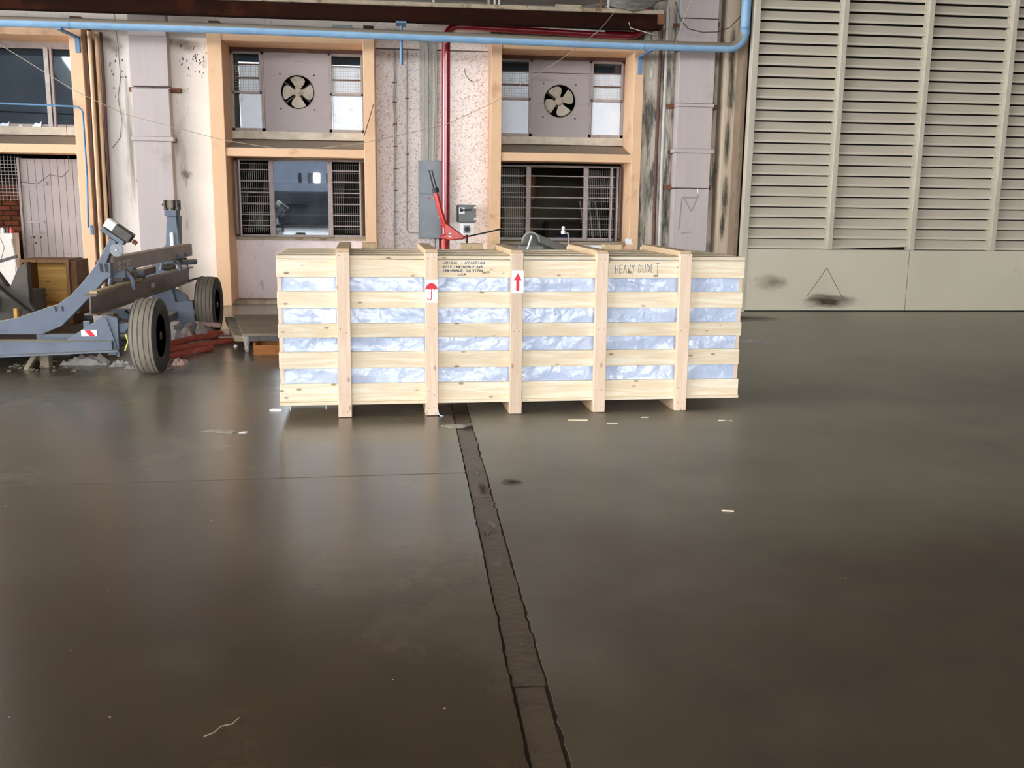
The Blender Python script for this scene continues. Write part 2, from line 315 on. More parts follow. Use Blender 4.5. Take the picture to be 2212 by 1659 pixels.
fb = MB().prism([(-70, 0), (-24, 0), (-24, 8.0), (-27, 9.0), (-29.2, 10.8), (-31, 13.6), (-32, 17), (-70, 17)], -66, -60).build('far_building', FARW); tag(fb, 'tall dark building across the apron', 'building')

# ------------------------------------------------------------------ BACK WALL
def wsec(x0, x1, y0, y1, z0, z1, m, label):
    o = MB().box(x0, x1, y0, y1, z0, z1).build('wall_back', m); return tag(o, label, kind='structure')
wsec(-4.22, -2.73, 14.6, 15.4, 0, 3.72, WHITE_PL, 'white plastered pier with flaking spots behind the left mauve duct')
wsec(-.44, 1.21, 14.9, 15.4, 0, 3.68, ROUGH_PL, 'pinkish roughcast wall between the two fan windows')
wsec(3.43, 4.56, 14.45, 15.4, 0, 8.6, STAINED, 'mould-streaked concrete pier behind the right mauve duct')
wsec(4.56, 4.79, 14.1, 15.4, 0, 8.6, CREAM, 'cream column beside the louvred gate')
wsec(4.71, 4.768, 13.82, 14.1, 0, 8.6, STRIP, 'narrow brown edge strip beside the louvred gate')
wsec(-9, -.44, 14.88, 15.4, 3.70, 4.32, WHITE_PL, 'pale wall band above the left window frames')
wsec(-.44, 3.43, 14.885, 15.4, 3.70, 4.32, ROUGH_PL, 'roughcast wall band above the right window frame')
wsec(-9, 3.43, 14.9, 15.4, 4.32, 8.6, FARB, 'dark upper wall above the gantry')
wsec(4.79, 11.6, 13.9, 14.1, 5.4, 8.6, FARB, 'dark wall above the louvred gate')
wsec(-20, -6.6, 14.6, 15.4, 0, 8.6, WHITE_PL, 'plastered wall beyond the doorway bay')
# concrete kerb at the wall foot
k_ = MB().box(-2.53, -.6, 14.62, 15.0, 0, .05).build('baseboard_back', CONC); tag(k_, 'low crumbling kerb under the left fan window', kind='structure')

def bars(mb, lst, y0, y1):
    for x0, x1, z0, z1 in lst: mb.box(x0, x1, y0, y1, z0, z1)
    return mb
def mesh_grid(x0, x1, z0, z1, y, px, pz, parent, r=.0022):
    mb = MB(); x = x0+px/2
    while x < x1: mb.box(x-r, x+r, y-r, y+r, z0, z1); x += px
    z = z0+pz/2
    while z < z1 and pz > 0: mb.box(x0, x1, y-r, y+r, z-r, z+r); z += pz
    return tag(mb.build('wire_mesh', GREYC, parent), kind='stuff')

def frame(n, xl, xr, pl, pr_, label, zb=0.):
    """peach surround: pilasters xl-pl .. xl and xr .. xr+pr_"""
    f = thing('trim_%d' % n, ((xl+xr)/2, 14.75, 0), label, kind='structure')
    MB().box(xl-pl, xl, 14.4, 15.12, 0, 3.80).build('pilaster', PEACH, f, bev=.006)
    MB().box(xr, xr+pr_, 14.4, 15.12, 0, 3.80).build('pilaster', PEACH, f, bev=.006)
    MB().box(xl, xr, 14.41, 15.12, 3.67, 3.80).build('lintel', PEACH, f, bev=.006)
    # mid beam with a dusty sloping wash behind its front edge
    MB().prism([(14.42, 2.115), (14.42, 2.235), (14.47, 2.24), (15.06, 2.385), (15.06, 2.115)], xl, xr, 'YZ').build('mid_beam', PEACH, f, bev=.004)
    for x in ((xl-pl/2), (xr+pr_/2)):
        MB().box(x-.07, x+.07, 14.45, 14.88, 3.80, 3.93).build('pier_cap', RUSTD, f)
    return f
frame(1, -2.53, -.60, .20, .16, 'peach-painted concrete surround of the left fan window')
frame(2, 1.365, 3.29, .155, .14, 'peach-painted concrete surround of the right fan window')
f0 = frame(3, -6.4, -4.55, .2, .17, 'peach-painted concrete surround of the doorway bay')

def upper_window(n, xl, xr, xa, xb, fan_c, label, seam=False):
    Y = 15.06
    wdw = thing('window_%d' % n, ((xl+xr)/2, Y, 2.5), label, kind='structure')
    MB().box(xl, xr, 14.98, 15.12, 2.385, 2.50).build('window_sill', mat('cream_sill', (214, 202, 184), (190, 178, 160), (150, 138, 122), rough=.8, scale=6, coords='World', bump=.3), wdw, bev=.004)
    MB().box(xl, xr, 15.0, 15.35, 3.62, 3.70).build('head', RUSTD, wdw)
    # side lights: frame, hopper bars, panes
    for sx0, sx1, side in ((xl, xa, 0), (xb, xr, 1)):
        fr = bars(MB(), [(sx0, sx0+.035, 2.5, 3.62), (sx1-.045, sx1, 2.5, 3.62), (sx0, sx1, 2.5, 2.545), (sx0, sx1, 3.585, 3.62)], Y-.02, Y+.04)
        fr.build('window_frame', MAUVE_D, wdw)
        hop = bars(MB(), [(sx0+.02, sx1-.03, 3.03, 3.065), (sx0+.02, sx0+.05, 3.03, 3.6), (sx1-.06, sx1-.03, 3.03, 3.6)], Y-.05, Y-.02)
        hop.build('hopper_frame', MAUVE_D, wdw, bev=.003)
        for z in (3.25, 3.44): MB().box(sx0+.05, sx1-.06, Y-.045, Y-.03, z-.008, z+.008).build('glazing_bar', RUSTD, wdw)
        lo, hi = (.12, .045) if side == 0 and n == 1 else (.045, .05)
        MB().box(sx0+lo, sx1-hi, Y+.005, Y+.011, 2.545, 3.06).build('pane', PALEG, wdw)
        MB().box(sx0+lo, sx1-hi, Y+.005, Y+.011, 3.06, 3.45).build('pane', PALEG, wdw)
        MB().box(sx0+.03, sx1-.04, Y+.02, Y+.026, 2.545, 3.585).build('pane', DARKG, wdw)
        mesh_grid(sx0+.05, sx1-.06, 3.07, 3.45, Y-.01, .036, .036, wdw)
    # boarded centre with round hole
    cx, cz, r = fan_c[0], fan_c[1], .24; N = 48; mb = MB(); X0, X1, Z0, Z1 = xa, xb, 2.5, 3.62
    inner = [(cx+r*math.cos(2*PI*i/N), cz+r*math.sin(2*PI*i/N)) for i in range(N)]; outer = []
    for i in range(N):
        a = 2*PI*i/N; dx, dz = math.cos(a), math.sin(a)
        t = min([(X1-cx)/dx if dx > 1e-6 else 9, (X0-cx)/dx if dx < -1e-6 else 9, (Z1-cz)/dz if dz > 1e-6 else 9, (Z0-cz)/dz if dz < -1e-6 else 9])
        outer.append((cx+dx*t, cz+dz*t))
    for i in range(N):   # snap the nearest ray to each corner
        pass
    for qx, qz in ((X0, Z0), (X1, Z0), (X0, Z1), (X1, Z1)):
        j = min(range(N), key=lambda i: (outer[i][0]-qx)**2+(outer[i][1]-qz)**2); outer[j] = (qx, qz)
    vs = []; fs = []
    for y in (Y, Y+.02): vs += [(p[0], y, p[1]) for p in inner]+[(p[0], y, p[1]) for p in outer]
    for i in range(N):
        j = (i+1) % N
        fs += [(i, j, N+j, N+i), (2*N+i, 3*N+i, 3*N+j, 2*N+j), (i, 2*N+i, 2*N+j, j)]
    mb.add(vs, fs).build('fan_board', MAUVE_P, wdw)
    if seam: MB().box(X0, X1, Y-.004, Y, 3.43, 3.44).build('board_seam', RUSTD, wdw)
    for sx, sz in ((-.25, .25), (.24, .24), (-.25, -.24), (.24, -.25)):
        MB().lathe((cx+sx, Y, cz+sz), (0, -1, 0), [(0, .014), (.006, .012), (.008, .004)], 8).build('bolt_head', RUSTD, wdw)
    MB().tube([(cx+(r+.003)*math.cos(a*2*PI/40), Y-.002, cz+(r+.003)*math.sin(a*2*PI/40)) for a in range(41)], .006, 6).build('hole_rim', MAUVE_D, wdw, smooth=True)
    return wdw
upper_window(1, -2.53, -.60, -2.06, -1.13, (-1.58, 3.07), 'upper left window with pale bluish panes and a boarded fan panel')
upper_window(2, 1.365, 3.29, 1.885, 2.755, (2.305, 3.03), 'upper right window with pale bluish panes and a boarded fan panel', True)

def fan(cx, cz, rot, label):
    t = thing('extractor_fan', (cx, 15.12, cz), label, 'fan', 'wall extractor fans')
    for k in range(4):
        a0 = rot+k*PI/2; mb = MB(); pts = []
        prof = [(.05, -.6), (.10, -.66), (.15, -.68), (.19, -.62), (.213, -.48), (.223, -.25), (.226, .1), (.224, .42), (.205, .50), (.15, .47), (.1, .44), (.05, .5)]
        for r, da in prof: pts.append((r, da))
        n = len(pts); vs = []
        for off in (0, .004):
            for r, da in pts: vs.append((cx+r*math.cos(a0+da), 15.10+off-da*r*.14, cz+r*math.sin(a0+da)))
        mb.add(vs, [tuple(range(n)), tuple(range(2*n-1, n-1, -1))]+[(i, i+n, (i+1) % n+n, (i+1) % n) for i in range(n)])
        mb.build('blade', FANM, t)
    MB().lathe((cx, 15.11, cz), (0, -1, 0), [(0, .062), (.03, .06), (.045, .045), (.05, .03), (.058, .028), (.062, .01)], 24).build('hub', FANM, t, smooth=True)
    MB().lathe((cx, 15.16, cz), (0, 1, 0), [(0, .09), (.14, .09), (.16, .06)], 20).build('motor', RUSTD, t, smooth=True)
    MB().bar((cx-.24, 15.2, cz-.18), (cx+.24, 15.2, cz+.18), .02, .02).build('strut', OIL, t)
    MB().bar((cx-.24, 15.2, cz+.18), (cx+.24, 15.2, cz-.18), .02, .02).build('strut', OIL, t)
fan(-1.58, 3.07, 1.62, 'four-bladed beige extractor fan in the upper left window')
fan(2.305, 3.03, 2.02, 'four-bladed beige extractor fan in the upper right window')

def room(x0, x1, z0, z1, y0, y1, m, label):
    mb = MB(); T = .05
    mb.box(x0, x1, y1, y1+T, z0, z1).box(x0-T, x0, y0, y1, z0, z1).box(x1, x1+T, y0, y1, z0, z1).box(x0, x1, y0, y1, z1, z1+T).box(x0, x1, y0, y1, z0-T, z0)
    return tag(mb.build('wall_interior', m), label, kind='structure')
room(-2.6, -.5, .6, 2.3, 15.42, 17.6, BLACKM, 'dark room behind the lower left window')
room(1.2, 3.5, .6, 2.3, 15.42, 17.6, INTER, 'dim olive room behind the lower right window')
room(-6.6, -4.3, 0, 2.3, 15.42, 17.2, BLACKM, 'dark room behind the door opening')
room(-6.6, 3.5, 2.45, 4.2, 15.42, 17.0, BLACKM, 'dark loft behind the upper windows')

# lower windows
def lower_window(n, xl, xr, zt, zb, xa, xb, label, centre):
    Y = 15.06
    wd = thing('window_%d' % n, ((xl+xr)/2, Y, zb), label, kind='structure')
    fr = bars(MB(), [(xl, xl+.03, zb, zt), (xr-.03, xr, zb, zt), (xl, xr, zb-.03, zb+.03), (xl, xr, zt-.03, zt)], Y, Y+.05)
    fr.build('window_frame', MAUVE_D, wd)
    for x in (xa, xb): MB().box(x-.035, x+.035, Y-.02, Y+.05, zb, zt-.02).build('mullion', MAUVE_D, wd, bev=.004)
    for k in range(6):
        z = zb+(zt-zb)*(k+1)/7.0
        for a, b in ((xl+.03, xa-.035), (xa+.035, xb-.035), (xb+.035, xr-.03)):
            if centre and a > xa and b < xb: continue
            MB().box(a, b, Y+.0, Y+.014, z-.008, z+.008).build('glazing_bar', MAUVE_D, wd)
    mesh_grid(xl+.03, xa-.04, zb+.05, zt-.05, Y+.2, .03, .12, wd, .0018)
    mesh_grid(xb+.04, xr-.03, zb+.05, zt-.05, Y+.2, .03, .12, wd, .0018)
    return wd
w3 = lower_window(3, -2.53, -.60, 2.11, .97, -2.0, -1.14, 'lower left window with one large reflective pane and opened casements', True)
# reflective pane slightly tilted
mb = MB(); mb.obox((-1.57, 15.07, 1.53), (1, .0, .015), (0, 1, .012), (0, -.012, 1), .40, .004, .55); mb.build('pane', REFLG, w3)
for k in range(5):
    z = .97+1.14*(k+1)/7.0; MB().box(-1.965, -1.175, 15.085, 15.095, z-.006, z+.006).build('glazing_bar', MAUVE_D, w3)
tag(MB().obox((-2.455, 14.93, 1.53), (.28, -1, 0), (1, .28, 0), (0, 0, 1), .13, .012, .55).build('casement', MAUVE_D, w3), 'opened casement leaf seen edge on')
tag(MB().obox((-.665, 14.95, 1.53), (.2, 1, 0), (1, -.2, 0), (0, 0, 1), .11, .01, .54).build('casement', MAUVE_D, w3))
w4 = lower_window(4, 1.365, 3.29, 2.08, .96, 1.85, 2.74, 'lower right window without glass opening onto a dim room', False)
tag(MB().obox((3.12, 14.98, 1.5), (.1, 1, 0), (1, -.1, 0), (0, 0, 1), .09, .012, .55).build('casement', MAUVE_D, w4))
MB().obox((3.20, 14.95, 1.5), (.05, 1, 0), (1, -.05, 0), (0, 0, 1), .11, .008, .55).build('casement', MAUVE_D, w4)
# dado walls under the windows
wsec(-2.53, -.60, 15.0, 15.4, 0, .93, DADO, 'lilac roughcast wall under the lower left window')
wsec(1.365, 3.29, 15.0, 15.4, 0, .92, DADO, 'grey roughcast wall under the lower right window')
s_ = MB().box(-2.53, -.60, 14.93, 15.1, .925, .965).build('trim_4', CONC); tag(s_, 'thin cement sill of the lower left window', kind='structure')
s_ = MB().box(1.365, 3.29, 14.6, 15.1, .905, .945).build('trim_5', CONC); tag(s_, 'wide cement sill of the lower right window', kind='structure')

# ------------------------------------------------------------------ doorway bay at the far left
w5 = thing('window_5', (-5.4, 15.06, 2.5), 'dark upper window with a torn pane at the picture\'s upper left', kind='structure')
MB().box(-6.4, -4.55, 14.98, 15.12, 2.385, 2.50).build('window_sill', MATS['cream_sill'], w5, bev=.004)
bars(MB(), [(-6.4, -6.34, 2.5, 3.62), (-4.6, -4.55, 2.5, 3.62), (-6.4, -4.55, 2.5, 2.54), (-6.4, -4.55, 3.58, 3.67)], 15.05, 15.1).build('window_frame', MAUVE_D, w5)
MB().box(-5.11, -5.05, 15.03, 15.1, 2.5, 3.6).build('mullion', GREYP, w5)
MB().box(-5.03, -5.0, 15.03, 15.1, 2.5, 3.6).build('mullion', MAUVE_D, w5)
MB().box(-6.34, -5.11, 15.07, 15.076, 2.54, 3.58).build('pane', DARKG, w5)
MB().box(-5.0, -4.6, 15.07, 15.076, 2.54, 3.58).build('pane', DARKG, w5)
for cx, wd_, h in ((-5.72, .16, .05), (-5.27, .14, .06), (-5.5, .05, .03)):
    MB().prism([(cx-wd_/2, 2.5), (cx-wd_*.1, 2.5+h), (cx+wd_*.2, 2.5+h*.7), (cx+wd_/2, 2.5+h*1.3), (cx+wd_*.4, 2.5)], 15.03, 15.035).build('glass_shard', PALEG, w5)
dr = thing('door_1', (-5.17, 15.06, 0), 'mauve plank door with two hinge battens beside the wooden box', kind='structure')
nx = 8; x0, x1 = -5.55, -4.72
for k in range(nx):
    a, b = x0+(x1-x0)*k/nx, x0+(x1-x0)*(k+1)/nx
    MB().box(a+.003, b-.003, 15.04+.002*(k % 2), 15.07, .02, 2.055).build('plank', MAUVE_P, dr)
MB().box(x0-.03, x0, 15.0, 15.08, 0, 2.06).build('door_stile', MAUVE_D, dr)
MB().box(-5.53, -5.19, 15.015, 15.04, 1.68, 1.725).build('hinge_batten', MAUVE_P, dr, bev=.002)
MB().box(-5.51, -5.26, 15.015, 15.04, 1.14, 1.17).build('hinge_batten', MAUVE_P, dr, bev=.002)
for hx, hz, hr in ((-5.43, .93, .014), (-5.33, .93, .012), (-5.41, .85, .012), (-5.47, .93, .008)):
    MB().lathe((hx, 15.036, hz), (0, -1, 0), [(0, hr), (.006, hr*.8)], 10).build('bolt_hole', BLACK, dr)
MB().box(-4.72, -4.55, 15.0, 15.1, 0, 2.12).build('door_jamb', MAUVE_P, dr)
pw = MB().box(-6.4, -5.57, 14.62, 14.85, 0, 1.0).build('wall_left', WHITE_PL); tag(pw, 'low white parapet left of the plank door', kind='structure')
bk = thing('wall_interior', (-6.1, 15.6, 0), 'exposed brick wall seen through the opening left of the door', kind='structure')
b0 = None
for r in range(11):
    for c in range(4):
        ox = -6.35+c*.225+(.11 if r % 2 else 0); oz = .86+r*.075
        if ox > -5.6: continue
        if b0 is None: b0 = MB().box(0, .215, 0, .1, 0, .065).build('brick', BRICK, bk, org=(0, 0, 0), bev=.004); b0.location = Vector((ox, 15.5, oz))-ORIG[bk.name]
        else: inst(b0, (ox, 15.5+random.uniform(0, .008), oz), bk)
MB().box(-6.4, -5.55, 15.53, 15.6, 0, 1.72).build('mortar', DIRT, bk)
gr = thing('window_6', (-6.0, 15.1, 1.5), 'dark mesh grille beside the door above the bricks', kind='structure')
mesh_grid(-6.4, -5.58, 1.45, 2.1, 15.2, .05, .05, gr, .003)

# clutter on the parapet
def can(x, y, z, r, h, m, label, cat='can', name='tin_can'):
    o = MB().lathe((x, y, z), (0, 0, 1), [(0, r), (h*.75, r), (h*.85, r*.6), (h, r*.6)], 14).build(name, m, smooth=True); return tag(o, label, cat)
can(-5.80, 14.72, 1.0, .035, .10, GREYP, 'small grey bottle on the left parapet, first from the picture edge', 'bottle', 'bottle')
can(-5.73, 14.70, 1.0, .028, .075, WHITE, 'squat white pot on the left parapet', 'pot', 'pot')
can(-5.66, 14.72, 1.0, .03, .09, OIL, 'dark oily can on the left parapet', 'can')
can(-5.61, 14.70, 1.0, .026, .085, RED2, 'red can on the left parapet nearest the door', 'can')
o = MB().box(-5.72, -5.66, 15.42, 15.47, 1.70, 1.77).build('carton', mat('pale_green_carton', (190, 200, 160), rough=.6)); tag(o, 'small pale green carton on the brick ledge', 'carton')
o = MB().tube([(-5.60, 14.84, .98), (-5.58, 14.6, .9), (-5.55, 14.58, .75), (-5.53, 14.58, .5), (-5.53, 14.6, .3)], .018, 8).build('hose', GREYP, smooth=True); tag(o, 'pale grey hose hanging beside the plank door', 'hose')
o = MB().tube([(-5.80, 14.6, 1.0), (-5.72, 14.58, .93), (-5.68, 14.58, .8), (-5.74, 14.58, .62), (-5.85, 14.58, .55)], .004, 6).build('wire', WIRE); tag(o, 'thin dark wire drooping over the left parapet', 'wire')

# ------------------------------------------------------------------ louvred gate
gt = thing('door_2', (7, 13.65, 0), 'tall stone-grey louvred steel gate with a plain kick panel', kind='structure')
mx = [4.815, 6.07, 7.315, 8.565, 9.815, 11.06]
for i, x in enumerate(mx):
    hw = .045 if i == 0 else .038
    MB().box(x-hw, x+hw, 13.60 if i else 13.64, 13.76, (0 if i == 0 else .905), 5.4).build('mullion', GATE_L, gt, bev=.004)
proto = None
prof = [(0, .030), (-.004, .0), (.004, -.002), (.010, .026), (.088, .128), (.080, .132)]
for i in range(len(mx)-1):
    a, b = mx[i]+.04, mx[i+1]-.04; pm = None
    for k in range(30):
        z = .915+.149*k
        if pm is None:
            pm = MB().prism([(y, zz) for y, zz in prof], a, b, 'YZ').build('louvre_slat', GATE, gt, org=(a, 0, 0)); pm.location = Vector((a, 13.68, z))-ORIG[gt.name]; s_ = pm
        else:
            s_ = inst(pm, (a, 13.68, z), gt)
        s_.rotation_euler = (0, math.radians(-1.9) if (i == 1 and k == 0) else 0, 0)
        if i == 1 and k == 12: s_.rotation_euler = (0, math.radians(-.25), 0)
MB().box(4.74, 11.1, 13.86, 13.9, .2, 5.4).build('shade_backing', mat('gate_back_shadow_paint', (34, 28, 24), rough=.9), gt)  # near-black sheet paints the shade seen through the louvre gaps
for a, b in ((4.86, 7.315), (7.322, 9.815), (9.822, 11.1)):
    MB().box(a, b, 13.65, 13.72, .02, .905).build('kick_panel', GATE_P, gt, bev=.004)
MB().box(4.86, 11.1, 13.70, 13.78, 0, .03).build('bottom_gap', BLACK, gt)
for p, q in (((6.07, .64), (5.80, .23)), ((6.07, .64), (6.33, .22))):   # bent crease scar
    MB().bar((p[0], 13.648, p[1]), (q[0], 13.648, q[1]), .006, .003, (0, 1, 0)).build('scrape_mark', OIL, gt)

def stain(name, col, parent, pts, strength=.8, sc=5.):
    m = bpy.data.materials.new(name); m.use_nodes = True; n = m.node_tree.nodes; l = m.node_tree.links; b = n['Principled BSDF']
    b.inputs['Base Color'].default_value = (*lin(col), 1); b.inputs['Roughness'].default_value = .8
    tc = n.new('ShaderNodeTexCoord'); vm = n.new('ShaderNodeVectorMath'); vm.operation = 'SUBTRACT'; l.new(tc.outputs['UV'], vm.inputs[0]); vm.inputs[1].default_value = (.5, .5, 0)
    ln = n.new('ShaderNodeVectorMath'); ln.operation = 'LENGTH'; l.new(vm.outputs[0], ln.inputs[0])
    nz = n.new('ShaderNodeTexNoise'); nz.inputs['Scale'].default_value = sc; nz.inputs['Detail'].default_value = 8; nz.inputs['Roughness'].default_value = .65; l.new(tc.outputs['UV'], nz.inputs['Vector'])
    a = n.new('ShaderNodeMath'); a.operation = 'MULTIPLY_ADD'; l.new(ln.outputs['Value'], a.inputs[0]); a.inputs[1].default_value = -1.6; l.new(nz.outputs['Fac'], a.inputs[2])
    mr = n.new('ShaderNodeMapRange'); mr.inputs[1].default_value = -.12; mr.inputs[2].default_value = .45; mr.inputs[4].default_value = strength; l.new(a.outputs[0], mr.inputs[0]); l.new(mr.outputs[0], b.inputs['Alpha'])
    me = bpy.data.meshes.new(name); c = sum((Vector(p) for p in pts), Vector())/4; me.from_pydata([Vector(p)-c for p in pts], [], [(0, 1, 2, 3)])
    uv = me.uv_layers.new(name='uv'); 
    for k, q in enumerate(((0, 0), (1, 0), (1, 1), (0, 1))): uv.data[k].uv = q
    me.materials.append(m); o = bpy.data.objects.new(name, me); COL.objects.link(o); o.parent = parent; o.location = c-ORIG[parent.name]; ORIG[o.name] = c; return o
stain('soot_stain', (70, 54, 38), gt, [(5.55, 13.646, .0), (6.7, 13.646, .0), (6.7, 13.646, .32), (5.55, 13.646, .32)], .9, 4)
stain('grime_stain', (120, 108, 88), gt, [(4.9, 13.646, .25), (5.6, 13.646, .25), (5.6, 13.646, .6), (4.9, 13.646, .6)], .5, 3)
stain('oil_stain', (44, 34, 26), fl, [(.48, 5.12, .0012), (.66, 5.12, .0012), (.66, 5.30, .0012), (.48, 5.30, .0012)], .8, 3)
stain('damp_stain', (58, 44, 32), fl, [(3.2, 12.2, .0012), (5.4, 12.2, .0012), (5.4, 13.5, .0012), (3.2, 13.5, .0012)], .7, 3)
wl = [o for o in bpy.data.objects if o.name == 'wall_back'][0]
for k, (x0, x1, z0, z1, st_, cl) in enumerate(((-3.95, -3.78, .9, 3.7, .6, (150, 142, 130)), (-3.3, -2.75, 3.45, 3.75, .5, (150, 130, 110)), (-4.2, -3.8, 3.4, 3.7, .5, (150, 130, 110)), (-3.25, -3.0, 1.75, 1.95, .7, (150, 146, 138)))):
    stain('plaster_stain', cl, wl, [(x0, 14.598, z0), (x1, 14.598, z0), (x1, 14.598, z1), (x0, 14.598, z1)], st_, 4)
pr_o = [o for o in bpy.data.objects if o.name == 'wall_back.002'][0]
for x0, x1, z0, z1, st_, cl in ((4.38, 4.555, 2.3, 3.9, 1.0, (58, 58, 52)), (4.36, 4.555, 1.0, 2.6, .95, (64, 62, 54)), (4.40, 4.555, 3.2, 4.6, .9, (70, 68, 58)), (3.45, 3.64, 1.0, 2.4, .6, (110, 110, 104)), (3.77, 3.9, 1.0, 1.9, .8, (90, 88, 80)), (3.44, 3.64, 2.4, 3.3, .5, (120, 116, 108))):
    stain('mould_stain', cl, pr_o, [(x0, 14.447, z0), (x1, 14.447, z0), (x1, 14.447, z1), (x0, 14.447, z1)], st_, 5)
for x0, x1, z0, z1 in ((3.78, 3.88, 2.5, 3.5), (3.77, 3.87, 1.95, 2.8), (3.48, 3.62, 3.2, 3.6)):
    stain('lime_stain', (226, 226, 214), pr_o, [(x0, 14.446, z0), (x1, 14.446, z0), (x1, 14.446, z1), (x0, 14.446, z1)], .9, 4)
cc_ = [o for o in bpy.data.objects if o.name == 'wall_back.003'][0]
for z0, z1, xw in ((2.5, 3.7, .17), (1.9, 2.9, .13), (1.1, 2.1, .15), (3.0, 4.2, .15), (.9, 1.5, .11)):
    stain('mould_stain', (72, 70, 60), cc_, [(4.50, 14.097, z0), (4.56+xw, 14.097, z0), (4.56+xw, 14.097, z1), (4.50, 14.097, z1)] if False else [(4.562, 14.097, z0), (4.562+xw, 14.097, z0), (4.562+xw, 14.097, z1), (4.562, 14.097, z1)], 1.0, 6)
for x0, x1, y0, y1, cl, st_ in ((.36, .44, 4.9, 5.3, (70, 52, 34), .8), (.33, .42, 4.25, 4.45, (52, 38, 26), .9), (.34, .44, 5.25, 5.6, (136, 126, 112), .8), (.36, .45, 4.3, 4.7, (140, 130, 116), .8), (.33, .43, 3.9, 4.05, (134, 124, 110), .5)):
    stain('worn_patch', cl, fl, [(x0, y0, .0014), (x1, y0, .0014), (x1, y1, .0014), (x0, y1, .0014)], st_, 4)
rf = random.Random(11); mb = MB()
for k in range(60):
    x = rf.gauss(-2.95, .12) if k < 44 else rf.uniform(-4.1, -3.85); z = rf.gauss(3.38, .14) if k < 44 else rf.uniform(2.9, 3.6)
    if not (-4.2 < x < -2.75 and z < 3.66 and not -3.8 < x < -3.24): continue
    h = rf.uniform(.006, .016); mb.obox((x, 14.597, z), (1, 0, rf.uniform(-.6, .6)), (0, 1, 0), (0, 0, 1), h*.5, .002, h)
tag(mb.build('paint_fleck', RUSTD, wl), kind='stuff')

# ------------------------------------------------------------------ mauve wall ducts
def duct(xl, xr, yf, yb, collars, segs, label, brk):
    t = thing('wall_duct', ((xl+xr)/2, (yf+yb)/2, 0), label, 'duct', 'mauve wall ducts')
    for z0, z1, dx in segs:
        MB().box(xl-dx, xr+dx, yf, yb, z0, z1).build('duct_section', MAUVE, t, bev=.004)
    for z0, z1, e in collars:
        MB().box(xl-e, xr+e, yf-.03, yb, z0, z1).build('collar', MAUVE, t, bev=.004)
    for z, l_, r_ in brk:
        if l_: MB().box(xl-l_, xl, yb-.09, yb-.002, z-.03, z+.03).build('bracket', RUST, t, bev=.003)
        if r_: MB().box(xr, xr+r_, yb-.09, yb-.002, z-.03, z+.03).build('bracket', RUST, t, bev=.003)
    return t
duct(-3.77, -3.27, 14.42, 14.6, [(2.30, 2.36, .035)], [(0, 2.30, 0), (2.36, 3.01, 0), (3.04, 3.70, .005), (3.70, 5.2, .0)],
     'mauve sheet steel wall duct behind the blue-grey trailer', [(3.0, .06, .14), (2.32, 0, .04), (1.76, .03, 0)])
duct(3.90, 4.42, 14.2, 14.45, [(2.26, 2.32, .04), (2.91, 2.955, .01)], [(0, 1.75, 0), (1.76, 2.26, 0), (2.32, 2.91, 0), (2.96, 3.68, 0), (3.70, 4.12, .02), (4.13, 5.3, .02)],
     'mauve sheet steel wall duct beside the louvred gate', [(2.93, .13, .11), (1.77, .12, .08), (2.28, .05, 0), (4.08, 0, .09)])
# faint smear drawn on the right duct
sm = MB()
for a, b in (((3.99, 1.15), (4.02, 1.62)), ((4.02, 1.62), (4.25, 1.62)), ((4.06, 1.6), (4.17, 1.42)), ((4.17, 1.42), (4.27, 1.66)), ((4.03, 1.1), (4.18, 1.12))):
    sm.bar((a[0], 14.198, a[1]), (b[0], 14.198, b[1]), .018, .003, (0, 1, 0))
tag(sm.build('chalk_mark', SMEAR), 'faint grey letter M smeared on the right duct', 'graffiti')
o = MB().box(4.245, 4.257, 14.192, 14.2, 1.69, 1.75).build('paper_tag', WHITEP); tag(o, 'narrow white paper tag on the right duct', 'tag')

# ------------------------------------------------------------------ overhead pipes and gantry
bp = thing('water_pipe', (-.5, 14.15, 3.77), 'long sky-blue pipe under the gantry turning up beside the gate', 'pipe')
YP = 13.72
MB().tube([(-8, YP, 3.715), (-4.3, YP, 3.722), (-2, YP, 3.716), (.7, YP, 3.692), (3.1, YP, 3.668), (4.44, YP, 3.668)], .066, 20).build('pipe_run', BLUE, bp, smooth=True)
MB().tube(arc((4.44, YP, 3.90), .232, -PI/2, 0, 10), .067, 20).build('elbow', BLUE, bp, smooth=True)
MB().tube([(4.672, YP, 3.90), (4.68, YP, 5.3)], .066, 20).build('riser', BLUE, bp, smooth=True)
MB().lathe((4.672, YP, 3.90), (0, 0, 1), [(0, .071), (.04, .071)], 20).build('weld_ring', BLUE2, bp)
for x in (-4.31, 3.24): MB().lathe((x, YP, 3.722 if x < 0 else 3.668), (1, 0, 0), [(0, .0685), (.012, .0685)], 20).build('weld_ring', BLUE2, bp)
# brackets
for x0, x1, z0, z1, lb, y in ((-4.46, -4.40, 3.45, 3.66, 'blue steel strap under the pipe on the doorway pilaster', 14.37), (3.335, 3.395, 3.36, 3.62, 'blue steel strap under the pipe on the right fan window pilaster', 14.37)):
    o = MB().box(x0, x1, y-.012, y+.028, z0, z1).box(x0, x1, y-.72, y, z1-.03, z1-.005).build('pipe_bracket', BLUE2, bev=.002); tag(o, lb, 'bracket', 'blue pipe brackets')
o = MB().tube([(-.06, 13.86, 3.86), (-.06, 13.86, 3.45), (-.06, 13.88, 3.34)], .022, 10).box(-.13, .01, 13.60, 13.90, 3.84, 3.862).build('drain_stub', BLUE2, smooth=True); tag(o, 'short blue drain stub hanging over the roughcast wall', 'pipe')
gn = thing('cable_gantry', (-1, 13.8, 4), 'dark overhead gantry girder carrying cables above the blue pipe', 'gantry')
MB().box(-8, 3.46, 13.60, 13.66, 3.87, 4.045).build('girder_web', GIRDER, gn)
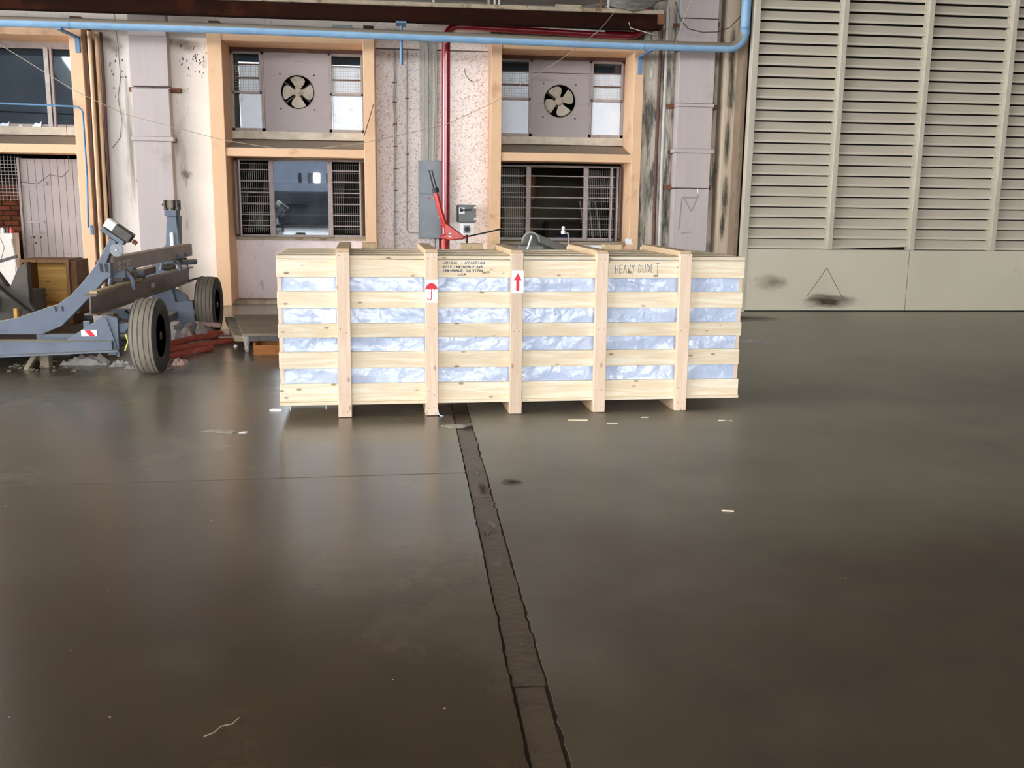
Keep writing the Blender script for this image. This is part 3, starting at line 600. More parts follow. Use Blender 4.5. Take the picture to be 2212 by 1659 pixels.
MB().box(-8, 3.48, 13.55, 13.66, 4.045, 4.10).build('girder_ledge', CONC, gn, bev=.006)
MB().box(-8, 3.46, 13.58, 13.75, 3.86, 3.875).build('girder_flange', GIRDER, gn)
MB().box(.15, 3.42, 13.75, 14.85, 4.04, 4.09).build('soffit_plate', GIRDER, gn)
MB().box(-8, 3.46, 13.66, 14.3, 4.05, 4.09).build('tray_plate', GIRDER, gn)
for x in (1.05, 1.6, 2.2, 2.8): MB().box(x, x+.06, 13.66, 14.85, 4.0, 4.04).build('cross_beam', GIRDER, gn)
MB().box(3.40, 3.50, 13.58, 14.2, 3.92, 4.08).build('end_beam', RUST, gn, bev=.005)
for x, m_, in ((1.10, CONC), (1.18, GREYP), (1.24, GREYP), (2.62, RUST), (2.72, GREYP), (2.83, CONC), (.37, GREYP)):
    MB().box(x-.013, x+.013, 13.60, 13.63, 4.10, 5.0).build('upright', m_, gn)
MB().box(2.0, 2.35, 13.58, 13.64, 4.10, 4.135).build('joint_plate', CONC, gn)
for k in range(7):
    y = 13.66+.045*k; z = 4.115+.012*(k % 3)
    pts = [Vector((x, y+.03*noise.noise(Vector((x, k, 0))), z+.03*noise.noise(Vector((x*.8, k*3, 5))))) for x in [(-4+.4*i) for i in range(17)]]
    pts += [Vector((2.4+.14*i, y-.02, z+.04*math.sin(k)+(.0022*i*i*(1+k*.12)))) for i in range(2, 14)]
    o = MB().tube(pts, .012+.003*(k % 3), 7).build('power_cable', GREYC2, smooth=True)
    tag(o, 'grey cable lying along the gantry ledge and sweeping up at its right end', 'cable', 'grey cables on the gantry')
for k in range(4):
    pts = [Vector((2.75, 13.62, 4.16+.02*k))]+[Vector((2.80+(1.1+.1*k)*i/12, 13.52-.012*k, 4.14+.03*k+.62*(i/12)**2.1-.10*math.sin(PI*min(1, i/9)))) for i in range(1, 13)]
    o = MB().tube(pts, .02, 8).build('power_cable', GREYC2, smooth=True); tag(o, 'thick grey cable looping up from the gantry end', 'cable', 'thick cables at the gantry end')
tb = [(1.54, 1.99, 3.95), (2.01, 2.80, 3.935)]
for i, (a, b, z) in enumerate(tb):
    t = thing('fluorescent_tube', ((a+b)/2, 14.2, z), ('shorter' if i == 0 else 'longer')+' unlit white tube lamp under the gantry', 'lamp', 'unlit tube lamps')
    MB().tube([(a, 14.2, z), (b, 14.2, z-.01*(i+1))], .013, 10).build('tube_glass', WHITE, t, smooth=True)
    MB().tube([(a-.02, 14.2, z), (a+.005, 14.2, z)], .012, 8).build('end_cap', GREYP, t)
rp = thing('fire_main', (.56, 14.35, 0), 'crimson fire main rising between the fan windows and running under the gantry', 'pipe')
MB().tube([(.555, 14.35, 0), (.565, 14.35, 3.76)], .061, 20).build('riser', RED, rp, smooth=True)
MB().tube(arc((.75, 14.35, 3.76), .185, PI, PI/2, 10), .054, 18).build('elbow', RED, rp, smooth=True)
MB().tube([(.75, 14.35, 3.945), (3.2, 14.35, 3.885)], .054, 18).build('pipe_run', RED, rp, smooth=True)
MB().tube(arc((3.20, 14.35, 4.095), .21, -PI/2, -.2, 8), .05, 16).build('elbow', RED, rp, smooth=True)
MB().tube([(3.41, 14.35, 4.06), (3.56, 14.33, 5.2)], .05, 16).build('riser', RED, rp, smooth=True)
# slim conduits on the roughcast wall
cn = thing('wall_conduit', (-.17, 14.86, 0), 'thin grey clipped conduit beside the left fan window, running to the floor', 'conduit')
MB().tube([(-.16, 14.86, 3.68), (-.155, 14.86, 3.2), (-.175, 14.86, 2.95), (-.155, 14.86, 2.6), (-.17, 14.86, 2.2), (-.175, 14.86, 1.6), (-.19, 14.86, 0)], .017, 10).build('tube', GREYP, cn, smooth=True)
for z in (3.22, 2.94, 2.63, 2.31, 1.99, 1.67, 1.36, 1.03, .7): MB().box(-.195, -.135, 14.84, 14.9, z-.007, z+.007).build('clip', RUSTD, cn)
cn = thing('wall_conduit', (.0, 14.88, 0), 'thin pale conduit bending to the grey cabinet', 'conduit')
MB().tube([(.02, 14.88, 3.68), (.01, 14.88, 2.2), (.0, 14.88, 1.1), (.03, 14.88, 1.055), (.19, 14.88, 1.05)], .010, 8).build('tube', GREYP, cn, smooth=True)
for z in (3.0, 2.2, 1.5): MB().box(-.015, .035, 14.865, 14.9, z-.006, z+.006).build('clip', RUSTD, cn)
for k in range(15):
    x = .205+.0165*k+(.012 if k > 7 else 0); xb = x*.82+.055
    j = random.uniform(-.006, .006)
    pts = [(x+j, 14.86, 3.85), (x-j, 14.865, 3.5), (x+j*.5, 14.865, 2.9), ((x+xb)/2-j, 14.865, 2.5), (xb, 14.86, 2.10)]
    o = MB().tube(pts, .0085, 6).build('supply_cable', GREYC, smooth=True); tag(o, 'one of the flat bundle of grey cables dropping into the cabinet', 'cable', 'cables dropping into the cabinet')
bx = thing('distribution_cabinet', (.36, 14.83, .97), 'tall grey steel electrical cabinet behind the red fittings', 'cabinet')
MB().box(.175, .54, 14.76, 14.9, .975, 2.11).build('body', GREYB, bx, bev=.005)
MB().box(.185, .53, 14.745, 14.76, 1.63, 2.10).build('door', GREYB, bx, bev=.003)
MB().box(.185, .53, 14.745, 14.76, .985, 1.62).build('door', GREYB, bx, bev=.003)
MB().lathe((.335, 14.745, 1.565), (0, -1, 0), [(0, .013), (.008, .012)], 12).build('indicator', INKRED, bx)
MB().lathe((.385, 14.745, 1.565), (0, -1, 0), [(0, .011), (.008, .01)], 12).build('indicator', mat('amber_lens', (190, 160, 70), rough=.4), bx)
MB().box(.47, .535, 14.738, 14.746, 1.275, 1.345).build('lock_plate', WHITE, bx)
MB().lathe((.50, 14.738, 1.31), (0, -1, 0), [(0, .009), (.006, .008)], 8).build('keyhole', BLACK, bx)
for x in (.42, .49): MB().tube([(x, 14.85, .975), (x, 14.85, .2)], .014 if x > .45 else .005, 8).build('tail_cable', BLACK, bx)
iso = thing('isolator_switch', (.89, 14.85, 1.2), 'slate-grey isolator box with a black lever', 'switch')
MB().box(.76, 1.03, 14.8, 14.9, 1.215, 1.475).build('body', GREYD, iso, bev=.008)
MB().box(.745, .765, 14.79, 14.9, 1.22, 1.47).build('hinge_side', BLACK, iso)
MB().box(.775, .86, 14.79, 14.8, 1.345, 1.435).build('lever_plate', WHITE, iso)
MB().lathe((.81, 14.79, 1.395), (0, -1, 0), [(0, .028), (.02, .026)], 16).build('lever_boss', BLACK, iso)
MB().obox((.88, 14.765, 1.40), (1, 0, .05), (0, 1, 0), (0, 0, 1), .085, .008, .012).build('lever', BLACK, iso, bev=.003)
for z in (1.435, 1.265): MB().box(1.0, 1.035, 14.79, 14.8, z-.014, z+.014).build('screw_cap', WHITE, iso)
sk = thing('wall_socket', (.90, 14.85, 1.03), 'white square industrial socket under the isolator', 'socket')
MB().box(.785, 1.01, 14.8, 14.9, 1.03, 1.205).build('body', WHITE, sk, bev=.008)
MB().box(.845, .945, 14.79, 14.8, 1.055, 1.17).build('cover', GREYB, sk, bev=.004)
MB().lathe((.897, 14.79, 1.115), (0, -1, 0), [(0, .04), (.03, .036)], 20).build('plug_cap', BLACK, sk, smooth=True)
MB().tube([(.90, 14.84, 1.03), (.90, 14.84, .7), (.88, 14.84, .4)], .015, 8).build('tail_cable', BLACK, sk, smooth=True)
# right-hand downpipes
for x, y, z0, z1, r, m_, lb in ((3.66, 14.40, 0, 4.2, .026, RUSTD, 'brown rusted downpipe on the mouldy pier, next to the peach pilaster'),
                                (3.745, 14.38, 0, 4.3, .026, GREYP, 'slim grey pipe right of the brown downpipe'),
                                (3.88, 14.30, 3.80, 5.2, .035, mat('green_grey_pipe', (128, 150, 146), (110, 130, 126), rough=.6), 'short green-grey pipe clamped above the blue pipe')):
    o = MB().tube([(x+.02, y, z0), (x, y, (z0+z1)/2), (x+.005, y, z1)], r, 12).build('downpipe', m_, smooth=True); tag(o, lb, 'pipe')
o = MB().box(3.80, 3.97, 14.24, 14.28, 4.02, 4.06).box(3.95, 3.99, 14.24, 14.42, 3.85, 4.06).build('pipe_clamp', RUST); tag(o, 'rusty clamp bracket holding the green-grey pipe', 'bracket')
# left-hand conduits by the doorway pilaster
for x, xb, y, r, m_, lb in ((-4.285, -4.31, 14.42, .028, PEACH, 'wider peach-painted pipe right of the doorway pilaster'), (-4.21, -4.235, 14.47, .026, PEACH, 'thinner peach-painted pipe beside the white pier'), (-4.335, -4.37, 14.44, .012, RUSTD, 'thin dark conduit against the doorway pilaster'), (-4.155, -4.18, 14.5, .02, RUSTD, 'brown pipe at the edge of the white pier')):
    o = MB().tube([(xb, y, .25), (x, y, 3.0), (x, y, 3.74)], r, 12).build('downpipe', m_, smooth=True); tag(o, lb, 'pipe')
o = MB().box(-4.43, -4.39, 14.37, 14.41, 1.0, 1.13).build('pipe_clip', BLUE2, bev=.004); tag(o, 'small bright blue clip low on the doorway pilaster', 'bracket')
o = MB().tube([(-6.3, 14.3, 2.77), (-4.50, 14.3, 2.735)]+arc((-4.50, 14.3, 2.635), .10, PI/2, 0, 6)+[(-4.40, 14.3, 1.8), (-4.44, 14.33, 1.1)], .013, 10).build('air_line', BLUE2, smooth=True); tag(o, 'thin blue pipe crossing the dark window and dropping beside the door', 'pipe')
v = thing('stop_valve', (-4.3, 14.4, .45), 'rusty stop valve low beside the doorway pilaster', 'valve')
MB().lathe((-4.33, 14.36, .60), (0, -1, 0), [(0, .05), (.02, .055), (.03, .02)], 14).build('hand_wheel', RUST, v)
MB().box(-4.36, -4.28, 14.36, 14.46, .38, .54).build('valve_body', OIL, v, bev=.01)
MB().box(-4.40, -4.25, 14.37, 14.43, .34, .38).build('flange', RUST, v)

o = MB().box(-.98, -.72, 13.95, 14.15, 3.80, 3.845).box(-.98, -.94, 14.15, 14.9, 3.80, 3.83).build('junction_box', GREYD, bev=.006); tag(o, 'flat grey junction box on a bracket above the blue pipe', 'box')
# hanging cords and wires
def cord(pts, r, m_, label, cat='cord', nm='cord'):
    o = MB().tube(pts, r, 6).build(nm, m_); return tag(o, label, cat)
cord([(-5.2, 12, 3.63), (-4.54, 12, 3.20), (-3.77, 12, 2.72), (-3.23, 12, 2.47), (-2.14, 12, 2.20), (-1.51, 12, 2.115), (-1.0, 12, 2.13), (-.54, 12, 2.19), (.45, 12, 2.42), (1.05, 12, 2.70), (1.25, 12, 2.84), (1.85, 12.1, 3.22), (2.35, 12.3, 3.60), (2.6, 12.6, 3.88), (2.66, 13.5, 4.12)], .0042, ROPE, 'long sagging cord strung across the whole wall up to the gantry')
cord([(3.62, 13.4, 3.66), (3.72, 13.4, 4.0), (3.92, 13.4, 4.5), (4.0, 13.4, 4.8)], .006, ROPE, 'straight cord slanting up past the right duct')
cord([(3.0, 13.57, 3.93), (3.02, 13.56, 3.86), (3.3, 13.5, 3.78), (3.68, 13.8, 3.69)], .006, ROPE, 'short slack cord behind the blue pipe near the gantry end')
cord([(3.72, 13.9, 4.28), (3.80, 13.9, 4.05), (3.92, 13.9, 3.93), (4.12, 13.9, 3.89), (4.35, 13.9, 3.90), (4.52, 13.9, 3.97), (4.66, 13.9, 4.12)], .007, WIRE, 'dark looped wire hanging between the right duct and the blue riser', 'wire', 'wire')
cord([(-3.98, 14.58, 4.0), (-3.96, 14.585, 3.6), (-3.95, 14.585, 3.15), (-4.0, 14.585, 2.9), (-3.97, 14.585, 2.6), (-4.0, 14.585, 2.35), (-4.12, 14.585, 2.2)], .004, WIRE, 'thin dark wire trailing down the white pier', 'wire', 'wire')
cord([(-5.56, 14.98, 1.72), (-5.3, 14.97, 1.70), (-5.12, 14.97, 1.83), (-4.95, 14.97, 1.80), (-4.85, 14.97, 1.9), (-4.82, 14.9, 2.6)], .004, WIRE, 'thin wire draped across the plank door', 'wire', 'wire')
cord([(-.46, 14.37, 2.86), (-.52, 14.37, 2.66), (-.60, 14.37, 2.42)], .006, WIRE, 'short loose wire on the pilaster right of the left fan', 'wire', 'wire')
cord([(.85, 14.88, 3.45), (.87, 14.88, 3.36), (.93, 14.88, 3.28), (1.0, 14.88, 3.25)], .005, WIRE, 'short curled wire end on the roughcast wall', 'wire', 'wire')

# ------------------------------------------------------------------ CRATE
cr = thing('shipping_crate', (-.458, 6.905, 0), 'long slatted pine shipping crate lined with white woven plastic', 'crate', rotz=math.radians(2.4), local=True)
L0, L1, DEP = -.45, 2.97, 1.05
zs = [(.112, .242, 0), (.352, .472, .006), (.575, .676, .0), (.785, .903, .004), (1.004, 1.130, 0)]
for i, (z0, z1, dx) in enumerate(zs):
    for side in (0, 1):
        y0 = .045 if side == 0 else DEP-.02
        mb = MB(); xs = [L0+(L1-L0)*k/24 for k in range(25)]
        vs = []; a0 = random.uniform(0, 9)
        for x in xs:
            d0 = .0025*noise.noise(Vector((x*1.3, i*7+side*3, 1))); d1 = .0025*noise.noise(Vector((x*1.3, i*7+side*3, 8)))
            tz = -.008*(x-L0)/3.4 if i < 4 else -.006*(x-L0)/3.4
            vs += [(x, y0, z0+d0+tz), (x, y0+.022, z0+d0+tz), (x, y0+.022, z1+d1+tz), (x, y0, z1+d1+tz)]
        vs = [(q[0]+dx*(1 if q[0] < 1 else -1), q[1], q[2]) for q in vs]
        fs = [(0, 1, 2, 3), (96, 99, 98, 97)]
        for k in range(24):
            for j in range(4): fs.append((4*k+j, 4*k+(j+1) % 4, 4*k+4+(j+1) % 4, 4*k+4+j))
        mb.add(vs, fs).build('slat', PINE, cr, org=(L0, y0, (z0+z1)/2), bev=.002)
for side in (0, 1):   # end slats
    x = L0-.002 if side == 0 else L1-.022
    for z0, z1, dx in zs: MB().box(x, x+.022, .07, DEP-.02, z0, z1-.004).build('end_slat', PINE_Y, cr, bev=.002)
# wrinkled plastic lining
for side in (0, 1):
    y0 = .072 if side == 0 else DEP-.03
    mb = MB(); NX, NZ = 150, 44; vs = []
    for i in range(NX+1):
        for j in range(NZ+1):
            x = L0+.024+(L1-L0-.048)*i/NX; z = .10+1.03*j/NZ
            d = .016*noise.fractal(Vector((x*2.2, z*7, side*5)), .8, 2.1, 4)+.005*noise.noise(Vector((x*9, z*11, 2)))+.004*noise.noise(Vector((x*14+z*16, z*5, 9)))
            vs.append((x, y0+d*(1 if side == 0 else .5), z))
    fs = [(i*(NZ+1)+j, (i+1)*(NZ+1)+j, (i+1)*(NZ+1)+j+1, i*(NZ+1)+j+1) for i in range(NX) for j in range(NZ)]
    mb.add(vs, fs).build('plastic_lining', TARP, cr, smooth=True, smooth_ang=80)
for x in (L0+.024, L1-.024): MB().box(x-.001, x+.001, .09, DEP-.04, .10, 1.13).build('plastic_lining', TARP, cr)
# corner battens, bottom and lid boards
for x in (L0+.004, L1-.03): 
    for y in (.067, DEP-.06): MB().box(x, x+.026, y, y+.035, .10, 1.13).build('corner_batten', PINE_Z, cr)
NB = 7
for k in range(NB):
    y0 = .030+k*(DEP-.03)/NB; y1 = y0+.118
    MB().box(L0, L1, y0, y1, .088, .110).build('bottom_board', PINE, cr, org=(L0, y0, .088), bev=.002)
    MB().box(L0+random.uniform(0, .012), L1-random.uniform(0, .012), y0, y1, 1.132, 1.156-.002*(k % 2)).build('lid_board', PINE, cr, org=(L0+k, y0, 1.132), bev=.002)
px = [-.040, .583, 1.198, 1.826, 2.456]
for i, x in enumerate(px):
    wd_ = .094 if i == 0 else .09
    mb = MB().obox((x+wd_/2+(.002 if i == 0 else 0), .0225, .592), (1, 0, 0), (0, 1, 0), (.004 if i == 0 else -.001*i, 0, 1), wd_/2, .0225, .588)
    mb.build('post', PINE_Z, cr, bev=.003)
    MB().box(x, x+wd_, DEP+.002, DEP+.047, .004, 1.18).build('post', PINE_Z, cr, bev=.003)
    MB().box(x, x+wd_, .046, DEP, .0, .087).build('skid', PINE_Y, cr, bev=.003)
    MB().box(x+.002, x+wd_+.002, .046, DEP+.0, 1.157, 1.20 if i else 1.205).build('top_beam', PINE_Y, cr, bev=.003)
for a, b in ((.14, .25), (.92, 1.10), (2.1, 2.25)):
    MB().box(a, b, DEP-.16, DEP-.06, 1.158, 1.205).build('lid_batten', PINE_Y, cr, bev=.003)
# a few screws / staples heads in the posts are drawn as tiny discs
for i, x in enumerate(px):
    for z in (1.15, .17, .06, .63):
        for dx in (.025, .065):
            MB().lathe((x+dx, .0, z+random.uniform(-.02, .02)), (0, -1, 0), [(-.002, .0035), (.0012, .003)], 6).build('nail_head', RUSTD, cr)
# stroke lettering
GL = {'A': [[(0, 0), (.5, 1), (1, 0)], [(.2, .4), (.8, .4)]], 'U': [[(0, 1), (.05, .15), (.4, 0), (.8, .1), (.9, 1)]], 'N': [[(0, 0), (.05, 1), (.8, 0), (.9, 1)]],
      'I': [[(.5, 0), (.5, 1)]], 'G': [[(.9, .85), (.5, 1), (.05, .6), (.2, .05), (.7, 0), (.9, .4), (.55, .4)]], 'C': [[(.9, .85), (.5, 1), (.05, .6), (.2, .05), (.85, .1)]],
      'L': [[(.1, 1), (.05, 0), (.8, .05)]], '-': [[(.2, .45), (.8, .45)]], 'V': [[(0, 1), (.4, 0), (.9, 1)]], 'T': [[(0, 1), (1, 1)], [(.5, 1), (.45, 0)]],
      'O': [[(.5, 1), (.05, .6), (.2, .05), (.7, 0), (.95, .5), (.5, 1)]], '4': [[(.6, 0), (.65, 1), (0, .35), (.95, .4)]], '7': [[(.05, .95), (.9, 1), (.35, 0)]],
      '5': [[(.9, 1), (.2, .95), (.15, .55), (.75, .55), (.7, .05), (.1, .05)]], 'R': [[(.1, 0), (.1, 1), (.8, .85), (.7, .5), (.1, .45), (.9, 0)]], 'W': [[(0, 1), (.25, 0), (.5, .7), (.7, 0), (1, 1)]],
      'D': [[(.1, 0), (.1, 1), (.7, .85), (.85, .4), (.6, .05), (.1, 0)]], 'E': [[(.9, 1), (.1, 1), (.1, 0), (.9, 0)], [(.1, .5), (.7, .5)]], ',': [[(.5, .1), (.35, -.2)]],
      '9': [[(.8, .7), (.4, .45), (.15, .8), (.6, 1), (.8, .7), (.6, 0)]], '1': [[(.5, 0), (.5, 1), (.3, .8)]], '0': [[(.5, 1), (.1, .5), (.5, 0), (.9, .5), (.5, 1)]], '6': [[(.8, 1), (.2, .5), (.3, .05), (.8, .1), (.8, .45), (.2, .4)]],
      'S': [[(.85, .85), (.4, 1), (.1, .75), (.8, .35), (.6, 0), (.1, .1)]], 'H': [[(.05, 0), (.1, 1)], [(.85, 0), (.9, 1)], [(.05, .5), (.9, .5)]], 'Y': [[(0, 1), (.45, .5), (.9, 1)], [(.5, .5), (.4, -.3)]], 'J': [[(.3, 1), (.95, 1)], [(.7, 1), (.65, .1), (.3, 0), (.1, .25)]]}
def write(text, p, u, v, nrm, h, wch, lw, name, m_, parent, gap=1.35):
    p, u, v, nrm = Vector(p), Vector(u).normalized(), Vector(v).normalized(), Vector(nrm).normalized(); mb = MB(); x = 0
    for ch in text:
        for st in GL.get(ch, []):
            for a, b in zip(st[:-1], st[1:]):
                A = p+u*(x+a[0]*wch)+v*a[1]*h; B = p+u*(x+b[0]*wch)+v*b[1]*h; d = B-A
                if d.length < 1e-6: continue
                mb.obox((A+B)/2+nrm*.0007, d, nrm.cross(d), nrm, d.length/2+lw*.4, lw/2, .0006)
        x += wch*(gap if ch != ' ' else .8)
    return mb.build(name, m_, parent)
yf = .0445
for txt, x, z, h, wc in (('UNIGAL - AVIATION', .715, 1.098, .017, .0145), ('4775 IRWINDALE AVE', .712, 1.070, .015, .0132), ('IRWINDALE, CA 91706', .712, 1.044, .015, .0125), ('USA', .82, 1.016, .014, .016)):
    write(txt, (x, yf, z), (1, 0, 0), (0, 0, 1), (0, -1, 0), h, wc, .0034, 'handwriting', INK, cr, 1.28)
write('HEAVY DUDE', (1.975, yf, 1.034), (1, 0, .03), (0, 0, 1), (0, -1, 0), .058, .024, .003, 'handwriting', INK, cr, 1.3)
MB().box(2.293, 2.295, yf-.001, yf+.001, 1.01, 1.105).box(2.278, 2.31, yf-.001, yf+.001, 1.103, 1.106).build('pen_stroke', INK, cr)
# stickers
st = MB().box(.5825, .672, -.0015, 0, .826, .99).build('umbrella_sticker', WHITEP, cr, org=(.627, 0, .826)); tag(st, 'white sticker with a red umbrella')
ux, uz = .627, .915; sc = .044
top = [(ux+sc*math.cos(PI-PI*i/12), uz+sc*1.15*math.sin(PI*i/12)) for i in range(13)]
sca = []
for k in range(4):
    a = ux+sc-2*sc*k/4
    sca += [(a-.5*sc/4*1.0, uz+.006), (a-sc/4, uz+.010), (a-1.5*sc/4, uz+.006), (a-2*sc/4, uz)]
MB().prism(top+sca, -.0025, -.0015).build('umbrella_canopy', INKRED, st)
hk = [(ux, uz), (ux, uz-.055)]+[(ux-.014+.014*math.cos(-PI*i/8), uz-.055+.014*math.sin(-PI*i/8)) for i in range(9)]
mb = MB()
for a, b in zip(hk[:-1], hk[1:]): mb.bar((a[0], -.002, a[1]), (b[0], -.002, b[1]), .0065, .001, (0, 1, 0)) if (abs(a[0]-b[0])+abs(a[1]-b[1])) > 1e-5 else None
MB().prism([(ux-.003, uz+sc*1.1), (ux, uz+sc*1.3), (ux+.003, uz+sc*1.1)], -.0025, -.0015).build('umbrella_tip', INKRED, st)
mb.build('umbrella_handle', INKRED, st)
st = MB().box(1.204, 1.289, -.0015, 0, .893, 1.055).build('arrow_sticker', WHITEP, cr, org=(1.246, 0, .893)); tag(st, 'white sticker with a red up arrow')
MB().prism([(1.236, .91), (1.258, .91), (1.258, .985), (1.276, .985), (1.247, 1.036), (1.218, .985), (1.236, .985)], -.0025, -.0015).build('arrow', INKRED, st)
# strips of plastic poking out below
for x, y, l_ in ((-.38, .02, .03), (-.13, .02, .03)): MB().tube([(x, y, .088), (x+.002, y-.004, .088-l_)], .0025, 5).build('plastic_strip', TARP, cr)
MB().tube([(.672, -.002, .05), (.676, -.01, .02), (.69, -.02, .004), (.71, -.02, .003)], .004, 6).build('plastic_strip', TARP, cr)

# ------------------------------------------------------------------ TRAILER
tr = thing('engine_trailer', (-2.7, 10.1, 0), 'blue-grey wheeled engine trailer with raised cradle arms and dark cross rails', 'trailer')
MB().prism([(-6.2, .30), (-2.55, .30), (-2.55, .225), (-2.9, .215), (-6.2, .06)], 8.66, 8.72).build('main_beam', TRAIL, tr, bev=.003)
MB().bar((-6.2, 8.66, .058), (-2.49, 8.66, .228), .11, .014, (0, 0, 1)).build('beam_flange', TRAIL, tr)
MB().box(-6.2, -2.55, 8.64, 8.78, .298, .308).build('beam_flange', TRAIL, tr)
MB().prism([(-2.95, .305), (-2.62, .525), (-2.595, .50), (-2.53, .28), (-2.53, .18), (-2.6, .18), (-2.6, .305)], 8.70, 8.715).build('gusset_plate', TRAIL, tr, bev=.002)
MB().prism([(-2.60, .53), (-2.53, .16), (-2.51, .16), (-2.51, .5)], 8.72, 8.80).build('gusset_plate', TRAIL, tr)
sg = MB().box(-2.812, -2.68, 8.694, 8.699, .345, .400).build('reflective_plate', WHITEP, tr, bev=.004); tag(sg, 'white plate with a red diagonal bar')
MB().prism([(-2.782, .398), (-2.735, .398), (-2.693, .347), (-2.742, .347)], 8.691, 8.6945).build('red_bar', INKRED, sg)
arm = [(-6.2, .41), (-3.66, .42), (-3.50, .455), (-3.14, .58), (-3.03, .655), (-2.92, .77), (-2.79, .93), (-2.74, 1.02), (-2.655, 1.17), (-2.60, 1.14), (-2.66, 1.04), (-2.70, .95), (-2.665, .95), (-2.665, .825), (-2.72, .80), (-2.88, .62), (-3.12, .38), (-3.30, .30), (-6.2, .30)]
MB().prism(arm, 9.15, 9.24).build('cradle_arm', TRAIL, tr, bev=.004)
for cx, cz, s_ in ((-2.745, .905, 1.25), (-2.70, .905, 1.25), (-3.165, .535, .7), (-3.105, .535, .7)):
    MB().obox((cx, 9.147, cz), (1, 0, 0), (0, 1, 0), (-.1, 0, 1), .008*s_+.001, .004, .032*s_).build('slot', BLACK, tr)
MB().prism([(-3.35, .30), (-2.98, .30), (-2.98, .14), (-3.35, .14)], 9.15, 9.21).build('hanger_plate', TRAIL, tr)
MB().box(-2.94, -2.88, 9.16, 9.2, .14, .42).build('stay_tube', TRAIL, tr, bev=.004)
# near head
d = Vector((.78, 0, -.56)).normalized(); u_ = Vector((.56, 0, .78)).normalized(); c0 = Vector((-2.575, 9.19, 1.235))
MB().obox(c0, d, (0, 1, 0), u_, .125, .05, .045).build('head_block', OIL, tr, bev=.008)
MB().obox(c0-d*.085+u_*.003, d, (0, 1, 0), u_, .05, .053, .047).build('white_cap', WHITE, tr, bev=.012)
MB().obox(c0-u_*.07-d*.02, d, (0, 1, 0), u_, .115, .045, .018).build('head_plate', TRAIL, tr, bev=.003)
MB().lathe(c0+d*.14-u_*.01, d, [(0, .02), (.04, .02)], 10).build('lifting_eye', RUST, tr)
MB().lathe((-2.60, 9.15, 1.065), (0, -1, 0), [(0, .058), (.014, .058)], 24).build('index_disc', GREYB, tr, bev=.002)
MB().lathe((-2.60, 9.13, 1.065), (0, -1, 0), [(0, .008), (.012, .008)], 8).build('disc_pin', WHITE, tr)
# rails
def ibeam(a, b, hw, h, tw, tf, name, m_):
    a, b = Vector(a), Vector(b); up = Vector((0, 0, 1)); mb = MB()
    mb.bar(a+up*(tf/2), b+up*(tf/2), 2*hw, tf).bar(a+up*(h-tf/2), b+up*(h-tf/2), 2*hw, tf).bar(a+up*h/2, b+up*h/2, tw, h-2*tf)
    return mb.build(name, m_, tr)
MB().bar((-2.72, 9.245, .92), (-2.62, 12.1, .92), .11, .14).build('upper_rail', RAIL, tr, bev=.006)
ibeam((-2.66, 8.5, .55), (-2.60, 12.0, .55), .055, .172, .014, .012, 'lower_rail', RAIL2)
MB().bar((-2.66, 8.6, .735), (-2.64, 10.0, .735), .06, .02).build('rail_pad', mat('tan_pad', (176, 156, 124), rough=.8), tr)
write('SJE', (-2.662, 9.36, .87), (.035, 1, 0), (0, 0, 1), (1, -.035, 0), .07, .11, .016, 'stencil_lettering', STENCIL, tr, 1.25)
write('170', (-2.640, 10.25, .885), (.035, 1, 0), (0, 0, 1), (1, -.035, 0), .05, .10, .010, 'stencil_lettering', STENCIL, tr, 1.5)
for y in (10.35, 10.62): MB().box(-2.632, -2.618, y, y+.13, .615, .665).build('label_plate', STENCIL, tr)
MB().lathe((-2.63, 9.7, .67), (1, 0, 0), [(0, .012), (.02, .012)], 10).build('rail_bolt', WHITE, tr)
def clamp(y, s_=1.):
    t = MB()
    t.tube([(-2.76, y, .73), (-2.74, y, .81), (-2.68, y, .85), (-2.60, y, .84), (-2.55, y, .78), (-2.55, y, .70)], .020*s_, 8)
    t.box(-2.71, -2.60, y-.06, y+.06, .80, .87)
    t.tube([(-2.58, y+.05, .86), (-2.57, y+.05, .90)], .022, 8); t.tube([(-2.72, y+.05, .86), (-2.72, y+.05, .90)], .022, 8)
    return t.build('rail_clamp', TRAIL, tr, smooth=True)
clamp(9.42); clamp(11.35); clamp(11.7, .8)
MB().tube([(-2.62, 11.5, .80), (-2.46, 11.75, .80)], .03, 10).build('clamp_screw', TRAIL, tr)
MB().tube([(-2.6, 11.95, .56), (-2.44, 12.05, .60)], .012, 6).build('loose_strap', OIL, tr)
# hanging hoses between the rails
for k, (y, z) in enumerate(((9.75, .80), (9.95, .83), (10.1, .79))): MB().tube([(-2.74, y, .86), (-2.70, y+.05, z-.05), (-2.68, y+.15, .74)], .035, 8).build('hydraulic_hose', OIL, tr, smooth=True)
MB().box(-2.78, -2.66, 9.55, 9.72, .74, .85).build('winch_body', OIL, tr, bev=.01)
MB().lathe((-2.66, 9.86, .79), (1, 0, 0), [(-.08, .05), (.02, .05), (.03, .03)], 16).build('winch_drum', RAIL2, tr)
MB().lathe((-2.62, 10.02, .80), (1, 0, 0), [(-.06, .03), (.02, .03), (.025, .012)], 12).build('winch_gear', TRAIL, tr)
MB().box(-2.80, -2.70, 10.3, 10.9, .73, .80).build('spreader_bar', RAIL2, tr, bev=.006)
for y in (11.0, 11.2, 11.55, 11.8): MB().lathe((-2.60, y, .78+.03*(y > 11.3)), (1, 0, 0), [(-.05, .034), (.03, .034), (.04, .015)], 10).build('clamp_nut', OIL, tr)
for y0 in (9.0, 9.35): MB().tube([(-2.62, y0, .50), (-2.54, y0+.05, .42), (-2.56, y0+.15, .34), (-2.6, y0+.3, .30)], .014, 6).build('brake_hose', BLACK, tr, smooth=True)
